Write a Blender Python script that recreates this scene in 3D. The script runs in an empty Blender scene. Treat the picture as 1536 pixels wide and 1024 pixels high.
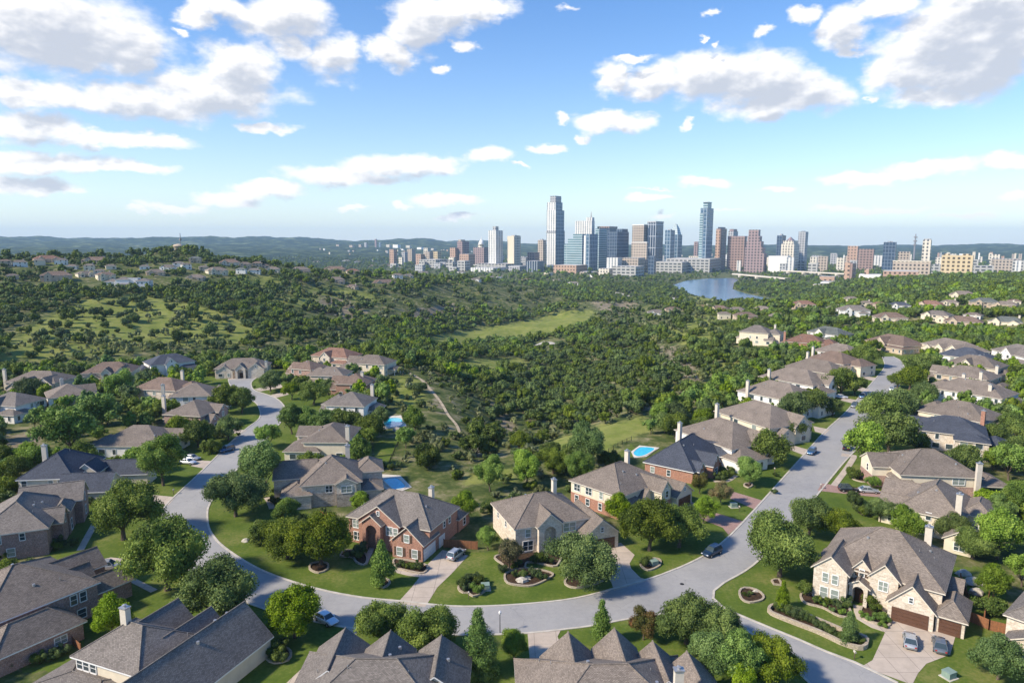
import bpy, math, random
import numpy as np
from mathutils import Vector, Matrix
from mathutils.geometry import tessellate_polygon
random.seed(7); rng=np.random.default_rng(7)
scn=bpy.context.scene
C=scn.collection
H=60.0; F=1024.0; P=math.radians(8.33)
CP,SP=math.cos(P),math.sin(P)
R=math.radians
SUN_AZ=R(-112); SUN_EL=R(38)     # azimuth from +Y clockwise; sun stands left and a little behind the camera

def ray(px,py):
    a=(px-768)/F; b=(512-py)/F
    return a, CP+b*SP, -SP+b*CP
def W(px,py,z=0.0):
    dx,dy,dz=ray(px,py); t=(z-H)/dz
    return (dx*t,dy*t,z)
def proj(x,y,z):
    z=z-H; d=y*CP-z*SP; u=y*SP+z*CP
    return 768+F*x/d, 512-F*u/d

# ------------------------------------------------------------------ terrain
CT=[]   # control points (az, lnD, z)
def cp(px,py,D):
    dx,dy,dz=ray(px,py); h=math.hypot(dx,dy); CT.append((math.atan2(dx,dy),math.log(D),H+dz/h*D))
def cz(px,D,z):
    CT.append((math.atan2((px-768)/F,1.0),math.log(D),z))
for px,rows in {
 -300:[(530,400),(470,560),(420,720),(395,860)],
 0:[(530,400),(500,490),(460,600),(430,690),(405,780),(390,860)],
 120:[(530,400),(495,490),(455,600),(425,700),(402,800),(388,880)],
 220:[(530,400),(500,490),(460,590),(425,700),(400,800),(384,880)],
 290:[(500,490),(440,640),(405,800),(377,930)],
 400:[(530,420),(490,520),(450,640),(420,760),(398,900)],
 500:[(525,430),(500,500),(465,660),(430,780),(405,900)],
 600:[(530,440),(505,540),(482,640),(450,780),(425,880),(411,960)],
 700:[(600,285),(560,380),(530,480),(500,700),(460,860),(440,950),(416,1060)],
 650:[(600,268),(560,350),(520,520)],
 740:[(700,188),(650,245)],
 800:[(620,290),(570,400),(520,590),(490,760),(465,930),(440,1080)],
 880:[(600,330),(560,430),(520,540),(495,690),(470,905),(445,1060)],
 950:[(640,230),(600,285),(560,350),(500,560),(480,700),(460,900)],
 1010:[(600,268),(500,520),(475,680),(455,900)],
 1060:[(540,370),(480,600),(460,760)],
 1120:[(520,420),(480,620),(462,740)],
 1200:[(480,580),(460,760)],
 1300:[(470,620),(450,800),(425,1350)],
 1400:[(470,620),(445,850),(415,1600)],
 1500:[(500,470),(450,790),(425,1300),(405,1850)],
 1800:[(500,470),(450,790),(405,1850)]}.items():
    for py,D in rows: cp(px,py,D)
for px in (-700,-300,0,300,500,650,768,900,1100,1300,1500,1800,2300):
    cz(px,30,0); cz(px,120,0)
    cz(px,3000,-40); cz(px,14000,-120)
for px in (-700,2300): cz(px,400,0); cz(px,900,10)
for px in (-300,0,150,300): cz(px,1200,0); cz(px,1700,-25)
for px in (400,500,600): cz(px,1200,-22); cz(px,1700,-38)
for px in (700,800): cz(px,1300,-36); cz(px,1800,-41)
for px in (900,980): cz(px,1150,-38); cz(px,1900,-40)
for px in (1040,1110,1160): cz(px,1130,-44); cz(px,1500,-44); cz(px,1950,-42)
for px in (1200,1260): cz(px,1180,-35); cz(px,1900,-40)
for px in (700,850,950,1100,1250): cz(px,2400,-40)
for px in (1350,1500): cz(px,2500,-40)
for px in (-400,0,150,300,450): cz(px,4300,5); cz(px,6000,20); cz(px,8600,84)
cz(60,4600,34); cz(600,4800,-10); cz(600,8000,62); cz(700,8000,48)
for px in (850,1000,1200,1350,1500,1900): cz(px,5200,-24); cz(px,8200,12); 
cz(1500,8600,26); cz(1900,8600,36); cz(2300,8600,50)
for px in (-700,2300): cz(px,3000,-30); cz(px,8000,50)
CT=np.array(CT); KA=2.2
cc=np.stack([CT[:,0]*KA,CT[:,1]],1)
def _phi(r): return np.sqrt(r*r+0.0025)
n=len(cc); A=_phi(np.linalg.norm(cc[:,None]-cc[None],axis=2)); A[np.diag_indices(n)]-=0.02
PM=np.concatenate([np.ones((n,1)),cc],1)
M=np.zeros((n+3,n+3)); M[:n,:n]=A; M[:n,n:]=PM; M[n:,:n]=PM.T
WT=np.linalg.solve(M,np.concatenate([CT[:,2],[0,0,0]]))
FLAT_PX=[(-300,640),(-60,575),(60,560),(200,556),(300,546),(420,540),(540,532),(590,560),(600,620),(612,690),(660,735),(760,715),(840,690),(925,668),(985,640),(1050,592),(1110,560),(1190,525),(1255,500),(1330,492),(1450,498),(1640,520),(1900,600)]
FLAT=[W(*p)[:2] for p in FLAT_PX]+[(260,10),(200,-120),(-200,-120),(-260,10)]
def sdist(x,y,poly):
    """signed distance to a polygon, positive outside (numpy)"""
    d=np.full(x.shape,1e9); ins=np.zeros(x.shape,bool); m=len(poly)
    for i in range(m):
        ax,ay=poly[i]; bx,by=poly[(i+1)%m]; ex,ey=bx-ax,by-ay
        t=np.clip(((x-ax)*ex+(y-ay)*ey)/(ex*ex+ey*ey+1e-9),0,1)
        d=np.minimum(d,np.hypot(x-ax-t*ex,y-ay-t*ey))
        c=(ay>y)!=(by>y)
        if ey!=0: ins^= c & (x< ex*(y-ay)/ey+ax)
    return np.where(ins,-d,d)
_ph=rng.uniform(0,6.28,(40,3))
def fbm(x,y,s,octs=4):
    v=0; a=1
    for o in range(octs):
        k=_ph[o*3]; q=_ph[o*3+1]
        f=2*math.pi/(s/(1.93**o)); ang=1.1*o
        xr=x*math.cos(ang)-y*math.sin(ang); yr=x*math.sin(ang)+y*math.cos(ang)
        v=v+a*(np.sin(xr*f+k[0]+1.7*np.sin(yr*f*.6+q[0]))*np.cos(yr*f*.87+k[1]+1.3*np.sin(xr*f*.5+q[1]))); a*=.5
    return v
LAKE_PX=[(1008,428),(1030,421),(1060,418),(1100,417),(1108,420),(1101,425),(1099,434),(1120,441),(1150,447),(1170,452),(1165,455),(1130,455),(1100,453),(1070,449),(1040,443),(1018,436)]
LAKE=[W(p[0],p[1],-42)[:2] for p in LAKE_PX]
LAKEX=LAKE
def height(x,y):
    x=np.asarray(x,float); y=np.asarray(y,float); sh=x.shape; x=x.ravel(); y=y.ravel()
    out=np.empty(x.shape)
    for s in range(0,len(x),60000):
        xs=x[s:s+60000]; ys=y[s:s+60000]
        D=np.maximum(np.hypot(xs,ys),25); az=np.clip(np.arctan2(xs,ys),-1.1,1.1)
        q=np.stack([az*KA,np.log(D)],1)
        ph=_phi(np.sqrt(((q[:,None,:]-cc[None])**2).sum(2)))
        z=ph@WT[:n]+WT[n]+q@WT[n+1:]
        mid=np.clip((D-350)/500,0,1)
        z=z+mid*3.4*fbm(xs,ys,190,4)+np.clip((D-3300)/2500,0,1)*np.clip(1.6-D/12000,0,1)*(14+np.clip((D-5500)/2500,0,1)*np.where(xs>0,2,16))*fbm(xs,ys,1900,5)
        city=np.clip((D-1500)/400,0,1)*np.clip((3600-D)/400,0,1)
        z=z*(1-city*.8)+city*.8*(-40)
        fd=sdist(xs,ys,FLAT); w=np.clip(fd/42,0,1); w=w*w*(3-2*w)
        z=z*w
        ld=sdist(xs,ys,LAKE); w=np.clip(ld/60,0,1); w=w*w*(3-2*w); w=np.where(ld<0,-np.clip(-ld/15,0,1)*.25,w)
        z=np.where((D>900)&(D<2300),np.where(w<0,-43.0+w*20,-41.0*(1-w)+np.maximum(z,-41)*w),z)
        out[s:s+60000]=z
    return out.reshape(sh)
def hz(x,y): return float(height(np.array([x]),np.array([y]))[0])
_DS=np.exp(np.linspace(math.log(60),math.log(13500),700))
def G(px,py):
    """first terrain point seen at a pixel"""
    dx,dy,dz=ray(px,py); h=math.hypot(dx,dy)
    xs=dx/h*_DS; ys=dy/h*_DS; zr=H+dz/h*_DS
    d=height(xs,ys)-zr; k=np.argmax(d>0)
    if d[k]<=0: k=len(_DS)-1
    k=max(k,1); t=d[k-1]/(d[k-1]-d[k]) if d[k]!=d[k-1] else 0
    D=_DS[k-1]+(t*(_DS[k]-_DS[k-1]) if d[k]>0 else 0)
    return (dx/h*D,dy/h*D,H+dz/h*D)

# ------------------------------------------------------------------ object helpers
def tag(o,label=None,cat=None,group=None,kind=None):
    if label: o['label']=label
    if cat: o['category']=cat
    if group: o['group']=group
    if kind: o['kind']=kind
    return o
def empty(name,loc=(0,0,0),rz=0):
    o=bpy.data.objects.new(name,None); o.location=loc; o.rotation_euler=(0,0,rz); o.empty_display_size=.5
    C.objects.link(o); return o
class MB:
    def __init__(s): s.v=[]; s.f=[]; s.m=[]
    def face(s,pts,mi=0):
        k=len(s.v); s.v+= [tuple(p) for p in pts]; s.f.append(tuple(range(k,k+len(pts)))); s.m.append(mi); return s
    def box(s,x0,y0,z0,x1,y1,z1,mi=0,bottom=True,top=True):
        p=[(x0,y0,z0),(x1,y0,z0),(x1,y1,z0),(x0,y1,z0),(x0,y0,z1),(x1,y0,z1),(x1,y1,z1),(x0,y1,z1)]
        fs=[(0,1,5,4),(1,2,6,5),(2,3,7,6),(3,0,4,7)]
        if top: fs.append((4,5,6,7))
        if bottom: fs.append((3,2,1,0))
        k=len(s.v); s.v+=p; s.f+=[tuple(k+i for i in f) for f in fs]; s.m+=[mi]*len(fs); return s
    def prism(s,poly,z0,z1,mi=0,top=True,z1f=None):
        """vertical extrusion of a CCW polygon"""
        m=len(poly)
        for i in range(m):
            a=poly[i]; b=poly[(i+1)%m]; s.face([(a[0],a[1],z0),(b[0],b[1],z0),(b[0],b[1],z1),(a[0],a[1],z1)],mi)
        if top: s.face([(a[0],a[1],z1) for a in poly],mi)
        return s
    def tube(s,pts,rad,n=6,mi=0,cap=True):
        k0=len(s.v); pts=[Vector(p) for p in pts]
        for i,p in enumerate(pts):
            d=(pts[min(i+1,len(pts)-1)]-pts[max(i-1,0)]).normalized()
            u=d.cross(Vector((1,0,0)) if abs(d.x)<.8 else Vector((0,1,0))).normalized(); w=d.cross(u)
            for j in range(n):
                a=2*math.pi*j/n; q=p+rad[i]*(math.cos(a)*u+math.sin(a)*w); s.v.append(tuple(q))
        for i in range(len(pts)-1):
            for j in range(n):
                a=k0+i*n+j; b=k0+i*n+(j+1)%n; s.f.append((a,b,b+n,a+n)); s.m.append(mi)
        if cap:
            s.f.append(tuple(k0+(len(pts)-1)*n+j for j in range(n))); s.m.append(mi)
            s.f.append(tuple(k0+j for j in reversed(range(n)))); s.m.append(mi)
        return s
    def mesh(s,name,mats,smooth=False):
        me=bpy.data.meshes.new(name); me.from_pydata(s.v,[],s.f)
        for m in mats: me.materials.append(m)
        if len(mats)>1: me.polygons.foreach_set('material_index',s.m)
        uv=me.uv_layers.new(name='UVMap').data
        for p in me.polygons:
            nn=p.normal; t=Vector((-nn.y,nn.x,0))
            if t.length<.05: t=Vector((1,0,0)); b=Vector((0,1,0))
            else: t.normalize(); b=nn.cross(t)
            for li in p.loop_indices:
                co=me.vertices[me.loops[li].vertex_index].co; uv[li].uv=(co.dot(t),co.dot(b))
        if smooth: me.polygons.foreach_set('use_smooth',[True]*len(me.polygons))
        me.update(); return me
    def build(s,name,mat,parent=None,smooth=False,loc=None,rz=None):
        mats=mat if isinstance(mat,(list,tuple)) else [mat]
        o=bpy.data.objects.new(name,s.mesh(name,mats,smooth)); C.objects.link(o)
        if parent is not None: o.parent=parent
        if loc is not None: o.location=loc
        if rz is not None: o.rotation_euler=(0,0,rz)
        return o
def copy_tree(o,parent=None):
    c=o.copy(); C.objects.link(c); c.parent=parent
    for ch in KIDS.get(o.name,()) : copy_tree(ch,c)
    return c
KIDS={}
def reg(o,*kids): KIDS.setdefault(o.name,[]).extend(kids); return o
def smooth_line(pts,step=2.0,closed=False):
    P_=[Vector((p[0],p[1],0)) for p in pts]; out=[]; m=len(P_)
    for i in range(m if closed else m-1):
        p1=P_[i]; p2=P_[(i+1)%m]
        p0=P_[i-1] if (i>0 or closed) else p1+(p1-p2); p3=P_[(i+2)%m] if (i+2<m or closed) else p2+(p2-p1)
        k=max(1,int((p2-p1).length/step))
        for j in range(k):
            t=j/k; out.append(.5*((2*p1)+(p2-p0)*t+(2*p0-5*p1+4*p2-p3)*t*t+(3*p1-p0-3*p2+p3)*t**3))
    if not closed: out.append(P_[-1])
    return [(p.x,p.y) for p in out]
def sheet(name,poly,z,mat,parent=None,zf=None):
    pts=[Vector((p[0],p[1],0)) for p in poly]; tri=tessellate_polygon([pts]); m=MB()
    for t in tri:
        a,b,c=[pts[i] for i in t]
        if (b-a).cross(c-a).z<0: b,c=c,b
        m.face([(q.x,q.y,z if zf is None else zf(q.x,q.y)) for q in (a,b,c)])
    return m.build(name,mat,parent)
def ribbon(name,line,w,z0,z1,mat,closed=False,parent=None,side=0,zf=None):
    """solid strip of width w along a line; side 0 centred, 1 on the left"""
    m=MB(); n_=len(line); L=[]
    for i,p in enumerate(line):
        a=line[i-1] if (i>0 or closed) else p; b=line[(i+1)%n_] if (i<n_-1 or closed) else p
        d=Vector((b[0]-a[0],b[1]-a[1],0)); d=d.normalized() if d.length>1e-6 else Vector((1,0,0)); nrm=Vector((-d.y,d.x,0))
        o0=-w/2 if side==0 else 0; o1=w/2 if side==0 else w
        zz=0 if zf is None else zf(p[0],p[1])
        L.append(((p[0]+nrm.x*o1,p[1]+nrm.y*o1,zz),(p[0]+nrm.x*o0,p[1]+nrm.y*o0,zz)))
    for i in range(n_ if closed else n_-1):
        (a,b),(c,d)=L[i],L[(i+1)%n_]
        u=lambda q,z:(q[0],q[1],q[2]+z)
        m.face([u(b,z1),u(d,z1),u(c,z1),u(a,z1)]); m.face([u(b,z0),u(d,z0),u(d,z1),u(b,z1)]); m.face([u(c,z0),u(a,z0),u(a,z1),u(c,z1)])
    return m.build(name,mat,parent)

# ------------------------------------------------------------------ materials
class NT:
    def __init__(s,mat): s.t=mat.node_tree; s.n=s.t.nodes; s.l=s.t.links
    def N(s,typ,_in=None,**kw):
        nd=s.n.new(typ)
        for k,v in kw.items(): setattr(nd,k,v)
        for k,v in (_in or {}).items():
            if isinstance(v,bpy.types.NodeSocket): s.l.new(v,nd.inputs[k])
            else: nd.inputs[k].default_value=v
        return nd
    def math(s,op,a,b=0.0,c=0.0,clamp=False):
        nd=s.N('ShaderNodeMath',{0:a,1:b,2:c},operation=op); nd.use_clamp=clamp; return nd.outputs[0]
    def mix(s,f,a,b,blend='MIX'):
        nd=s.N('ShaderNodeMix',{0:f,6:a,7:b},data_type='RGBA',blend_type=blend); return nd.outputs[2]
    def noise(s,vec,scale,detail=3,rough=.55,out='Fac'):
        return s.N('ShaderNodeTexNoise',{'Vector':vec,'Scale':scale,'Detail':detail,'Roughness':rough}).outputs[out]
    def ramp(s,f,stops):
        nd=s.N('ShaderNodeValToRGB',{0:f}); cr=nd.color_ramp
        while len(cr.elements)<len(stops): cr.elements.new(.5)
        for e,(p,c) in zip(cr.elements,stops): e.position=p; e.color=(*c,1) if len(c)==3 else c
        return nd.outputs[0]
    def sstep(s,v,a,b):
        nd=s.N('ShaderNodeMapRange',{0:v,1:a,2:b,3:0.0,4:1.0},interpolation_type='SMOOTHSTEP'); return nd.outputs[0]
def c4(c): return (*c,1.0)
def newmat(name,rough=.8,spec=.3,metal=0):
    m=bpy.data.materials.new(name); m.use_nodes=True; t=NT(m); b=t.n['Principled BSDF']
    b.inputs['Roughness'].default_value=rough; b.inputs['Specular IOR Level'].default_value=spec; b.inputs['Metallic'].default_value=metal
    return m,t,b
def m_plain(name,col,rough=.7,spec=.3,metal=0,var=.12,scale=1.5):
    m,t,b=newmat(name,rough,spec,metal)
    co=t.N('ShaderNodeTexCoord').outputs['Object']; nz=t.noise(co,scale,4)
    lo=tuple(x*(1-var) for x in col); hi=tuple(min(1,x*(1+var)) for x in col)
    t.l.new(t.ramp(nz,[(.3,lo),(.7,hi)]),b.inputs['Base Color']); return m
def bump(t,b,h,dist,strength=.6):
    bn=t.N('ShaderNodeBump',{'Height':h,'Distance':dist,'Strength':strength}); t.l.new(bn.outputs[0],b.inputs['Normal'])
def m_shingle(name,col):
    m,t,b=newmat(name,.85,.25)
    tc=t.N('ShaderNodeTexCoord'); uv=tc.outputs['UV']; ob=tc.outputs['Object']
    br=t.N('ShaderNodeTexBrick',{'Vector':uv,'Scale':1.0,'Mortar Size':.02,'Brick Width':.32,'Row Height':.15,'Color1':c4((.72,)*3),'Color2':c4((1.25,)*3),'Mortar':c4((.45,)*3),'Bias':0.0})
    w=t.noise(ob,.35,3); w2=t.noise(uv,9.0,2)
    orr=t.N('ShaderNodeObjectInfo').outputs['Random']
    k=t.math('MULTIPLY_ADD',w,.6,.70); k=t.math('MULTIPLY',k,t.math('MULTIPLY_ADD',w2,.9,.55))
    k=t.math('MULTIPLY',k,t.math('MULTIPLY_ADD',orr,.2,.9))
    c=t.mix(1.0,br.outputs[0],c4(col),'MULTIPLY'); c=t.N('ShaderNodeVectorMath',{0:c,'Scale':k},operation='SCALE').outputs[0]
    t.l.new(c,b.inputs['Base Color']); bump(t,b,br.outputs['Fac'],.02,.4); return m
def m_brick(name,cols,mortar,bw=.5,rh=.2,ms=.03,rough=.85,nz=.5):
    m,t,b=newmat(name,rough,.25)
    tc=t.N('ShaderNodeTexCoord'); uv=tc.outputs['UV']
    br=t.N('ShaderNodeTexBrick',{'Vector':uv,'Scale':1.0,'Mortar Size':ms,'Brick Width':bw,'Row Height':rh,'Color1':c4(cols[0]),'Color2':c4(cols[1]),'Mortar':c4(mortar)})
    br.squash=1.3; br.squash_frequency=3; br.offset=.45
    k=t.math('MULTIPLY_ADD',t.noise(uv,.8,5,.65),nz,1-nz*.5); k=t.math('MULTIPLY',k,t.math('MULTIPLY_ADD',t.noise(uv,3.2,3),.7,.65))
    c=t.N('ShaderNodeVectorMath',{0:br.outputs[0],'Scale':k},operation='SCALE').outputs[0]
    t.l.new(c,b.inputs['Base Color']); bump(t,b,br.outputs['Fac'],-.03,.5); return m
def m_leaf(name,c1,c2,c3,tr=.25,oscale=.35):
    m,t,b=newmat(name,.62,.22)
    ob=t.N('ShaderNodeTexCoord').outputs['Object']; orr=t.N('ShaderNodeObjectInfo').outputs['Random']
    at=t.N('ShaderNodeAttribute',attribute_name='tint').outputs['Fac']
    nz=t.noise(ob,oscale,3,.6)
    f=t.math('ADD',t.math('MULTIPLY',nz,.55),t.math('MULTIPLY',at,.45))
    c=t.ramp(f,[(.28,c1),(.5,c2),(.75,c3)])
    hs=t.N('ShaderNodeHueSaturation',{'Hue':t.math('MULTIPLY_ADD',orr,-.03,.508),'Saturation':t.math('MULTIPLY_ADD',orr,.35,.82),'Value':t.math('MULTIPLY_ADD',t.math('FRACT',t.math('MULTIPLY',orr,7.3)),.55,.75),'Color':c})
    c=hs.outputs[0]; t.l.new(c,b.inputs['Base Color'])
    tl=t.N('ShaderNodeBsdfTranslucent',{'Color':c}); mx=t.N('ShaderNodeMixShader',{0:tr,1:b.outputs[0],2:tl.outputs[0]})
    t.l.new(mx.outputs[0],t.n['Material Output'].inputs[0]); return m
M={}
M['roof_tan']=m_shingle('shingle_tan',(.225,.187,.155)); M['roof_grey']=m_shingle('shingle_grey',(.205,.18,.158))
M['roof_brown']=m_shingle('shingle_brown',(.215,.155,.12)); M['roof_blue']=m_shingle('shingle_slate_blue',(.075,.085,.11))
M['roof_red']=m_shingle('shingle_red',(.25,.145,.105)); M['roof_green']=m_shingle('shingle_greygreen',(.15,.165,.15))
M['brick']=m_brick('red_brick',[(.40,.17,.105),(.29,.12,.08)],(.45,.35,.28),.42,.14,.018)
M['brick_old']=m_brick('mottled_brick',[(.38,.20,.15),(.22,.11,.09)],(.5,.43,.38),.42,.15,.02,nz=.9)
M['stone']=m_brick('cream_limestone',[(.68,.60,.49),(.50,.41,.31)],(.64,.58,.49),.7,.30,.03,nz=.4)
M['stone_grey']=m_brick('rough_grey_stone',[(.46,.40,.33),(.26,.22,.18)],(.44,.40,.35),.7,.34,.04,nz=.8)
M['cream']=m_plain('cream_stucco',(.68,.60,.46),.85,.2,var=.08,scale=.7)
M['white']=m_plain('white_stucco',(.78,.76,.71),.8,.2,var=.06,scale=.7)
M['tan']=m_plain('tan_stucco',(.52,.42,.31),.85,.2,var=.1,scale=.7)
M['trim']=m_plain('cream_trim',(.66,.60,.50),.6,.3,var=.05); M['whitetrim']=m_plain('white_trim',(.80,.79,.76),.5,.4,var=.04)
M['trail']=m_plain('pale_dirt_track',(.36,.30,.21),.95,.1,var=.3,scale=.5)
M['chimney']=m_plain('pale_stucco_chimney',(.60,.54,.45),.85,.2,var=.07)
M['glass'],_t,_b=newmat('window_glass',.08,.8); _b.inputs['Base Color'].default_value=(.045,.065,.075,1)
M['glass_lt'],_t,_b=newmat('window_glass_with_blinds',.15,.7)
_u=_t.N('ShaderNodeTexCoord').outputs['UV']; _w=_t.N('ShaderNodeTexWave',{'Vector':_u,'Scale':4.0},bands_direction='Y')
_t.l.new(_t.ramp(_w.outputs['Fac'],[(.2,(.16,.20,.18)),(.8,(.34,.38,.34))]),_b.inputs['Base Color'])
M['dark']=m_plain('painted_dark_opening',(.012,.010,.009),.9,.1); M['door']=m_plain('dark_wood_door',(.05,.022,.013),.4,.4)  # first one: flat near-black stands in for unlit depth, no hole is cut
M['gar_brown']=m_plain('brown_garage_door',(.11,.055,.035),.5,.3); M['gar_white']=m_plain('white_garage_door',(.72,.70,.66),.5,.3)
M['shutter']=m_plain('brown_shutter',(.10,.065,.045),.6,.3); M['metal']=m_plain('grey_metal',(.45,.45,.45),.4,.5,.6)
# road
m,t,b=newmat('worn_concrete_road',.85,.25)
ob=t.N('ShaderNodeTexCoord').outputs['Object']
f=t.math('ADD',t.math('MULTIPLY',t.noise(ob,.07,6,.7),.7),t.math('MULTIPLY',t.noise(ob,1.2,4,.7),.3))
c=t.ramp(f,[(.3,(.25,.245,.24)),(.5,(.32,.312,.30)),(.7,(.39,.375,.35))])
vr=t.N('ShaderNodeTexVoronoi',{'Vector':t.N('ShaderNodeVectorMath',{0:ob,1:t.N('ShaderNodeVectorMath',{0:t.noise(ob,.3,3,.5,'Color'),'Scale':5.0},operation='SCALE').outputs[0]},operation='ADD').outputs[0],'Scale':.07},feature='DISTANCE_TO_EDGE')
c=t.mix(t.math('MULTIPLY',t.sstep(vr.outputs['Distance'],.008,.001),.22),c,c4((.10,.10,.10)))
t.l.new(c,b.inputs['Base Color']); M['road']=m
m,t,b=newmat('driveway_concrete',.85,.25)
ob=t.N('ShaderNodeTexCoord').outputs['Object']
br=t.N('ShaderNodeTexBrick',{'Vector':ob,'Scale':1.0,'Mortar Size':.035,'Brick Width':3.4,'Row Height':3.4,'Color1':c4((.46,.385,.31)),'Color2':c4((.50,.42,.34)),'Mortar':c4((.24,.20,.17))}); br.offset=0
k=t.math('MULTIPLY_ADD',t.noise(ob,.5,5,.65),.6,.68)
t.l.new(t.N('ShaderNodeVectorMath',{0:br.outputs[0],'Scale':k},operation='SCALE').outputs[0],b.inputs['Base Color']); M['drive']=m
M['paver']=m_brick('pink_paver',[(.40,.25,.21),(.33,.20,.17)],(.30,.22,.19),.3,.15,.01)
M['kerb']=m_plain('kerb_concrete',(.50,.46,.39),.85,.2,var=.18,scale=.8); M['edging']=m_brick('limestone_edging',[(.52,.45,.34),(.40,.33,.24)],(.28,.23,.18),.5,.2,.03)
M['mulch']=m_plain('dark_mulch',(.055,.035,.022),.95,.1,var=.5,scale=3); M['deck']=m_plain('pool_deck',(.62,.57,.49),.8,.2,var=.12,scale=.8)
m,t,b=newmat('pool_water',.04,.6); b.inputs['Base Color'].default_value=(.02,.30,.50,1)
ob=t.N('ShaderNodeTexCoord').outputs['Object']; nz=t.noise(ob,1.2,3); t.l.new(t.ramp(nz,[(.3,(.02,.42,.62)),(.7,(.06,.58,.74))]),b.inputs['Base Color']); bump(t,b,nz,.03,.4); M['pool']=m
m,t,b=newmat('lake_water',.22,.4)
ob=t.N('ShaderNodeTexCoord').outputs['Object']; nz=t.noise(ob,.12,4,.6); t.l.new(t.ramp(t.noise(ob,.006,3),[(.3,(.06,.13,.20)),(.7,(.12,.21,.31))]),b.inputs['Base Color']); bump(t,b,nz,1.0,.35); M['lake']=m
M['fence_wood']=m_brick('cedar_fence_boards',[(.30,.13,.06),(.22,.10,.05)],(.05,.03,.02),.14,3.0,.01); M['iron']=m_plain('black_iron',(.02,.02,.02),.5,.4)
M['bark']=m_plain('grey_brown_bark',(.13,.10,.075),.9,.1,var=.4,scale=5)
M['rock']=m_plain('pale_limestone_rock',(.48,.44,.37),.9,.2,var=.3,scale=1.2)
M['leaf_oak']=m_leaf('live_oak_leaves',(0.045,0.078,0.013),(0.108,0.168,0.028),(0.216,0.285,0.056))
M['leaf_elm']=m_leaf('bright_elm_leaves',(0.076,0.138,0.017),(0.159,0.269,0.033),(0.279,0.401,0.068))
M['leaf_jun']=m_leaf('juniper_foliage',(0.031,0.060,0.013),(0.072,0.118,0.023),(0.142,0.187,0.044),.12)
M['leaf_sage']=m_leaf('dusty_scrub_foliage',(0.083,0.114,0.042),(0.159,0.191,0.077),(0.260,0.278,0.127),.12)
M['leaf_yel']=m_leaf('yellow_green_leaves',(0.065,0.135,0.017),(0.130,0.232,0.030),(0.216,0.324,0.059))
M['leaf_red']=m_leaf('crape_myrtle_leaves',(0.076,0.096,0.026),(0.168,0.163,0.052),(0.390,0.210,0.101))
# ground: land cover comes from vertex masks (meadow, bare earth, lawn)
m,t,b=newmat('hill_country_ground',.95,.1)
ob=t.N('ShaderNodeTexCoord').outputs['Object']
at=t.N('ShaderNodeAttribute',attribute_name='cover'); sp=t.N('ShaderNodeSeparateColor',{0:at.outputs['Color']})
n1=t.noise(ob,.02,6,.65); n2=t.noise(ob,.35,4,.7); n3=t.noise(ob,.11,5,.7)
base=t.ramp(t.math('ADD',t.math('MULTIPLY',n3,.6),t.math('MULTIPLY',n2,.4)),[(.38,(.040,.062,.016)),(.47,(.075,.10,.027)),(.53,(.135,.14,.052)),(.62,(.27,.235,.14))])
mead=t.mix(t.sstep(n3,.35,.65),c4((.15,.19,.034)),c4((.24,.25,.068))); mead=t.mix(t.math('MULTIPLY',t.sstep(n2,.5,.75),.4),mead,c4((.10,.10,.045)))
earth=t.ramp(n2,[(.3,(.15,.12,.07)),(.7,(.32,.27,.19))])
lawn=t.ramp(t.math('ADD',t.math('MULTIPLY',n3,.62),t.math('MULTIPLY',t.noise(ob,1.7,3,.7),.38)),[(.34,(.055,.095,.014)),(.5,(.096,.138,.022)),(.64,(.18,.185,.055))])
jm=t.math('ADD',t.math('MULTIPLY_ADD',n2,.7,-.35),t.math('MULTIPLY_ADD',n3,1.6,-.8))
fm=lambda s:t.sstep(t.math('ADD',s,jm),.35,.65)
c=t.mix(fm(sp.outputs[0]),base,mead); c=t.mix(fm(sp.outputs[1]),c,earth); c=t.mix(t.sstep(sp.outputs[2],.4,.6),c,lawn)
fw=t.ramp(t.noise(ob,.010,6,.7),[(.38,(.012,.026,.014)),(.52,(.03,.05,.022)),(.62,(.12,.15,.06)),(.75,(.26,.25,.15))])
c=t.mix(at.outputs['Alpha'],fw,c)
t.l.new(c,b.inputs['Base Color']); M['ground']=m
# ------------------------------------------------------------------ ground
EDGE_IN=[(384.7,566.5),(378,572),(377,578),(382,585),(405,593),(417,599),(426,608.5),(428,618),(424,629),(405,652),(389,668),(366,692),(350,710),(325,740),(314,757),(311,769),(313,790),(322,806),(336,820),(368,841.7),(400,858),(439,872),(490,886),(546,896),(600,901),(635,905),(677,908.6),(720,909),(780,906),(845,899.7),(885,892),(920,882.5),(976,867),(1006,856),(1032.5,845),(1064,828),(1094.7,803),(1130,766),(1144.6,750),(1200.5,687.7),(1239,645),(1266.5,620),(1289,595),(1312,569),(1324.6,553.8),(1327,546),(1323,534.7)]
EDGE_LEFT=[(343,566.5),(343,572),(350,584),(366,595),(382,603),(389,613),(389,627),(369,643),(344,665),(319,690),(293.7,714.7),(261,745),(247,760),(242.5,775),(242,793),(246,812),(262,838),(290,862),(330,885),(380,907),(430,923),(484,934),(522.5,941),(600,949),(700,952),(792,949),(850,943),(889,938),(942,928),(990,921),(1040,918),(1080,924),(1120,945),(1160,975),(1200,1010),(1230,1040)]
EDGE_RIGHT=[(1347,1024),(1281.7,992.6),(1240,977),(1200,959.5),(1155,941),(1126,929),(1100,918),(1082.5,908.6),(1070,897),(1071,885.6),(1085.6,874),(1129,848),(1170,806),(1212.5,758),(1231.7,735),(1264.5,695),(1300,656),(1330,612),(1349,577),(1357.5,558),(1352,542),(1340,534.5)]
gi=[W(*p)[:2] for p in EDGE_IN]; gl=[W(*p)[:2] for p in EDGE_LEFT]; gr=[W(*p)[:2] for p in EDGE_RIGHT]
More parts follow.
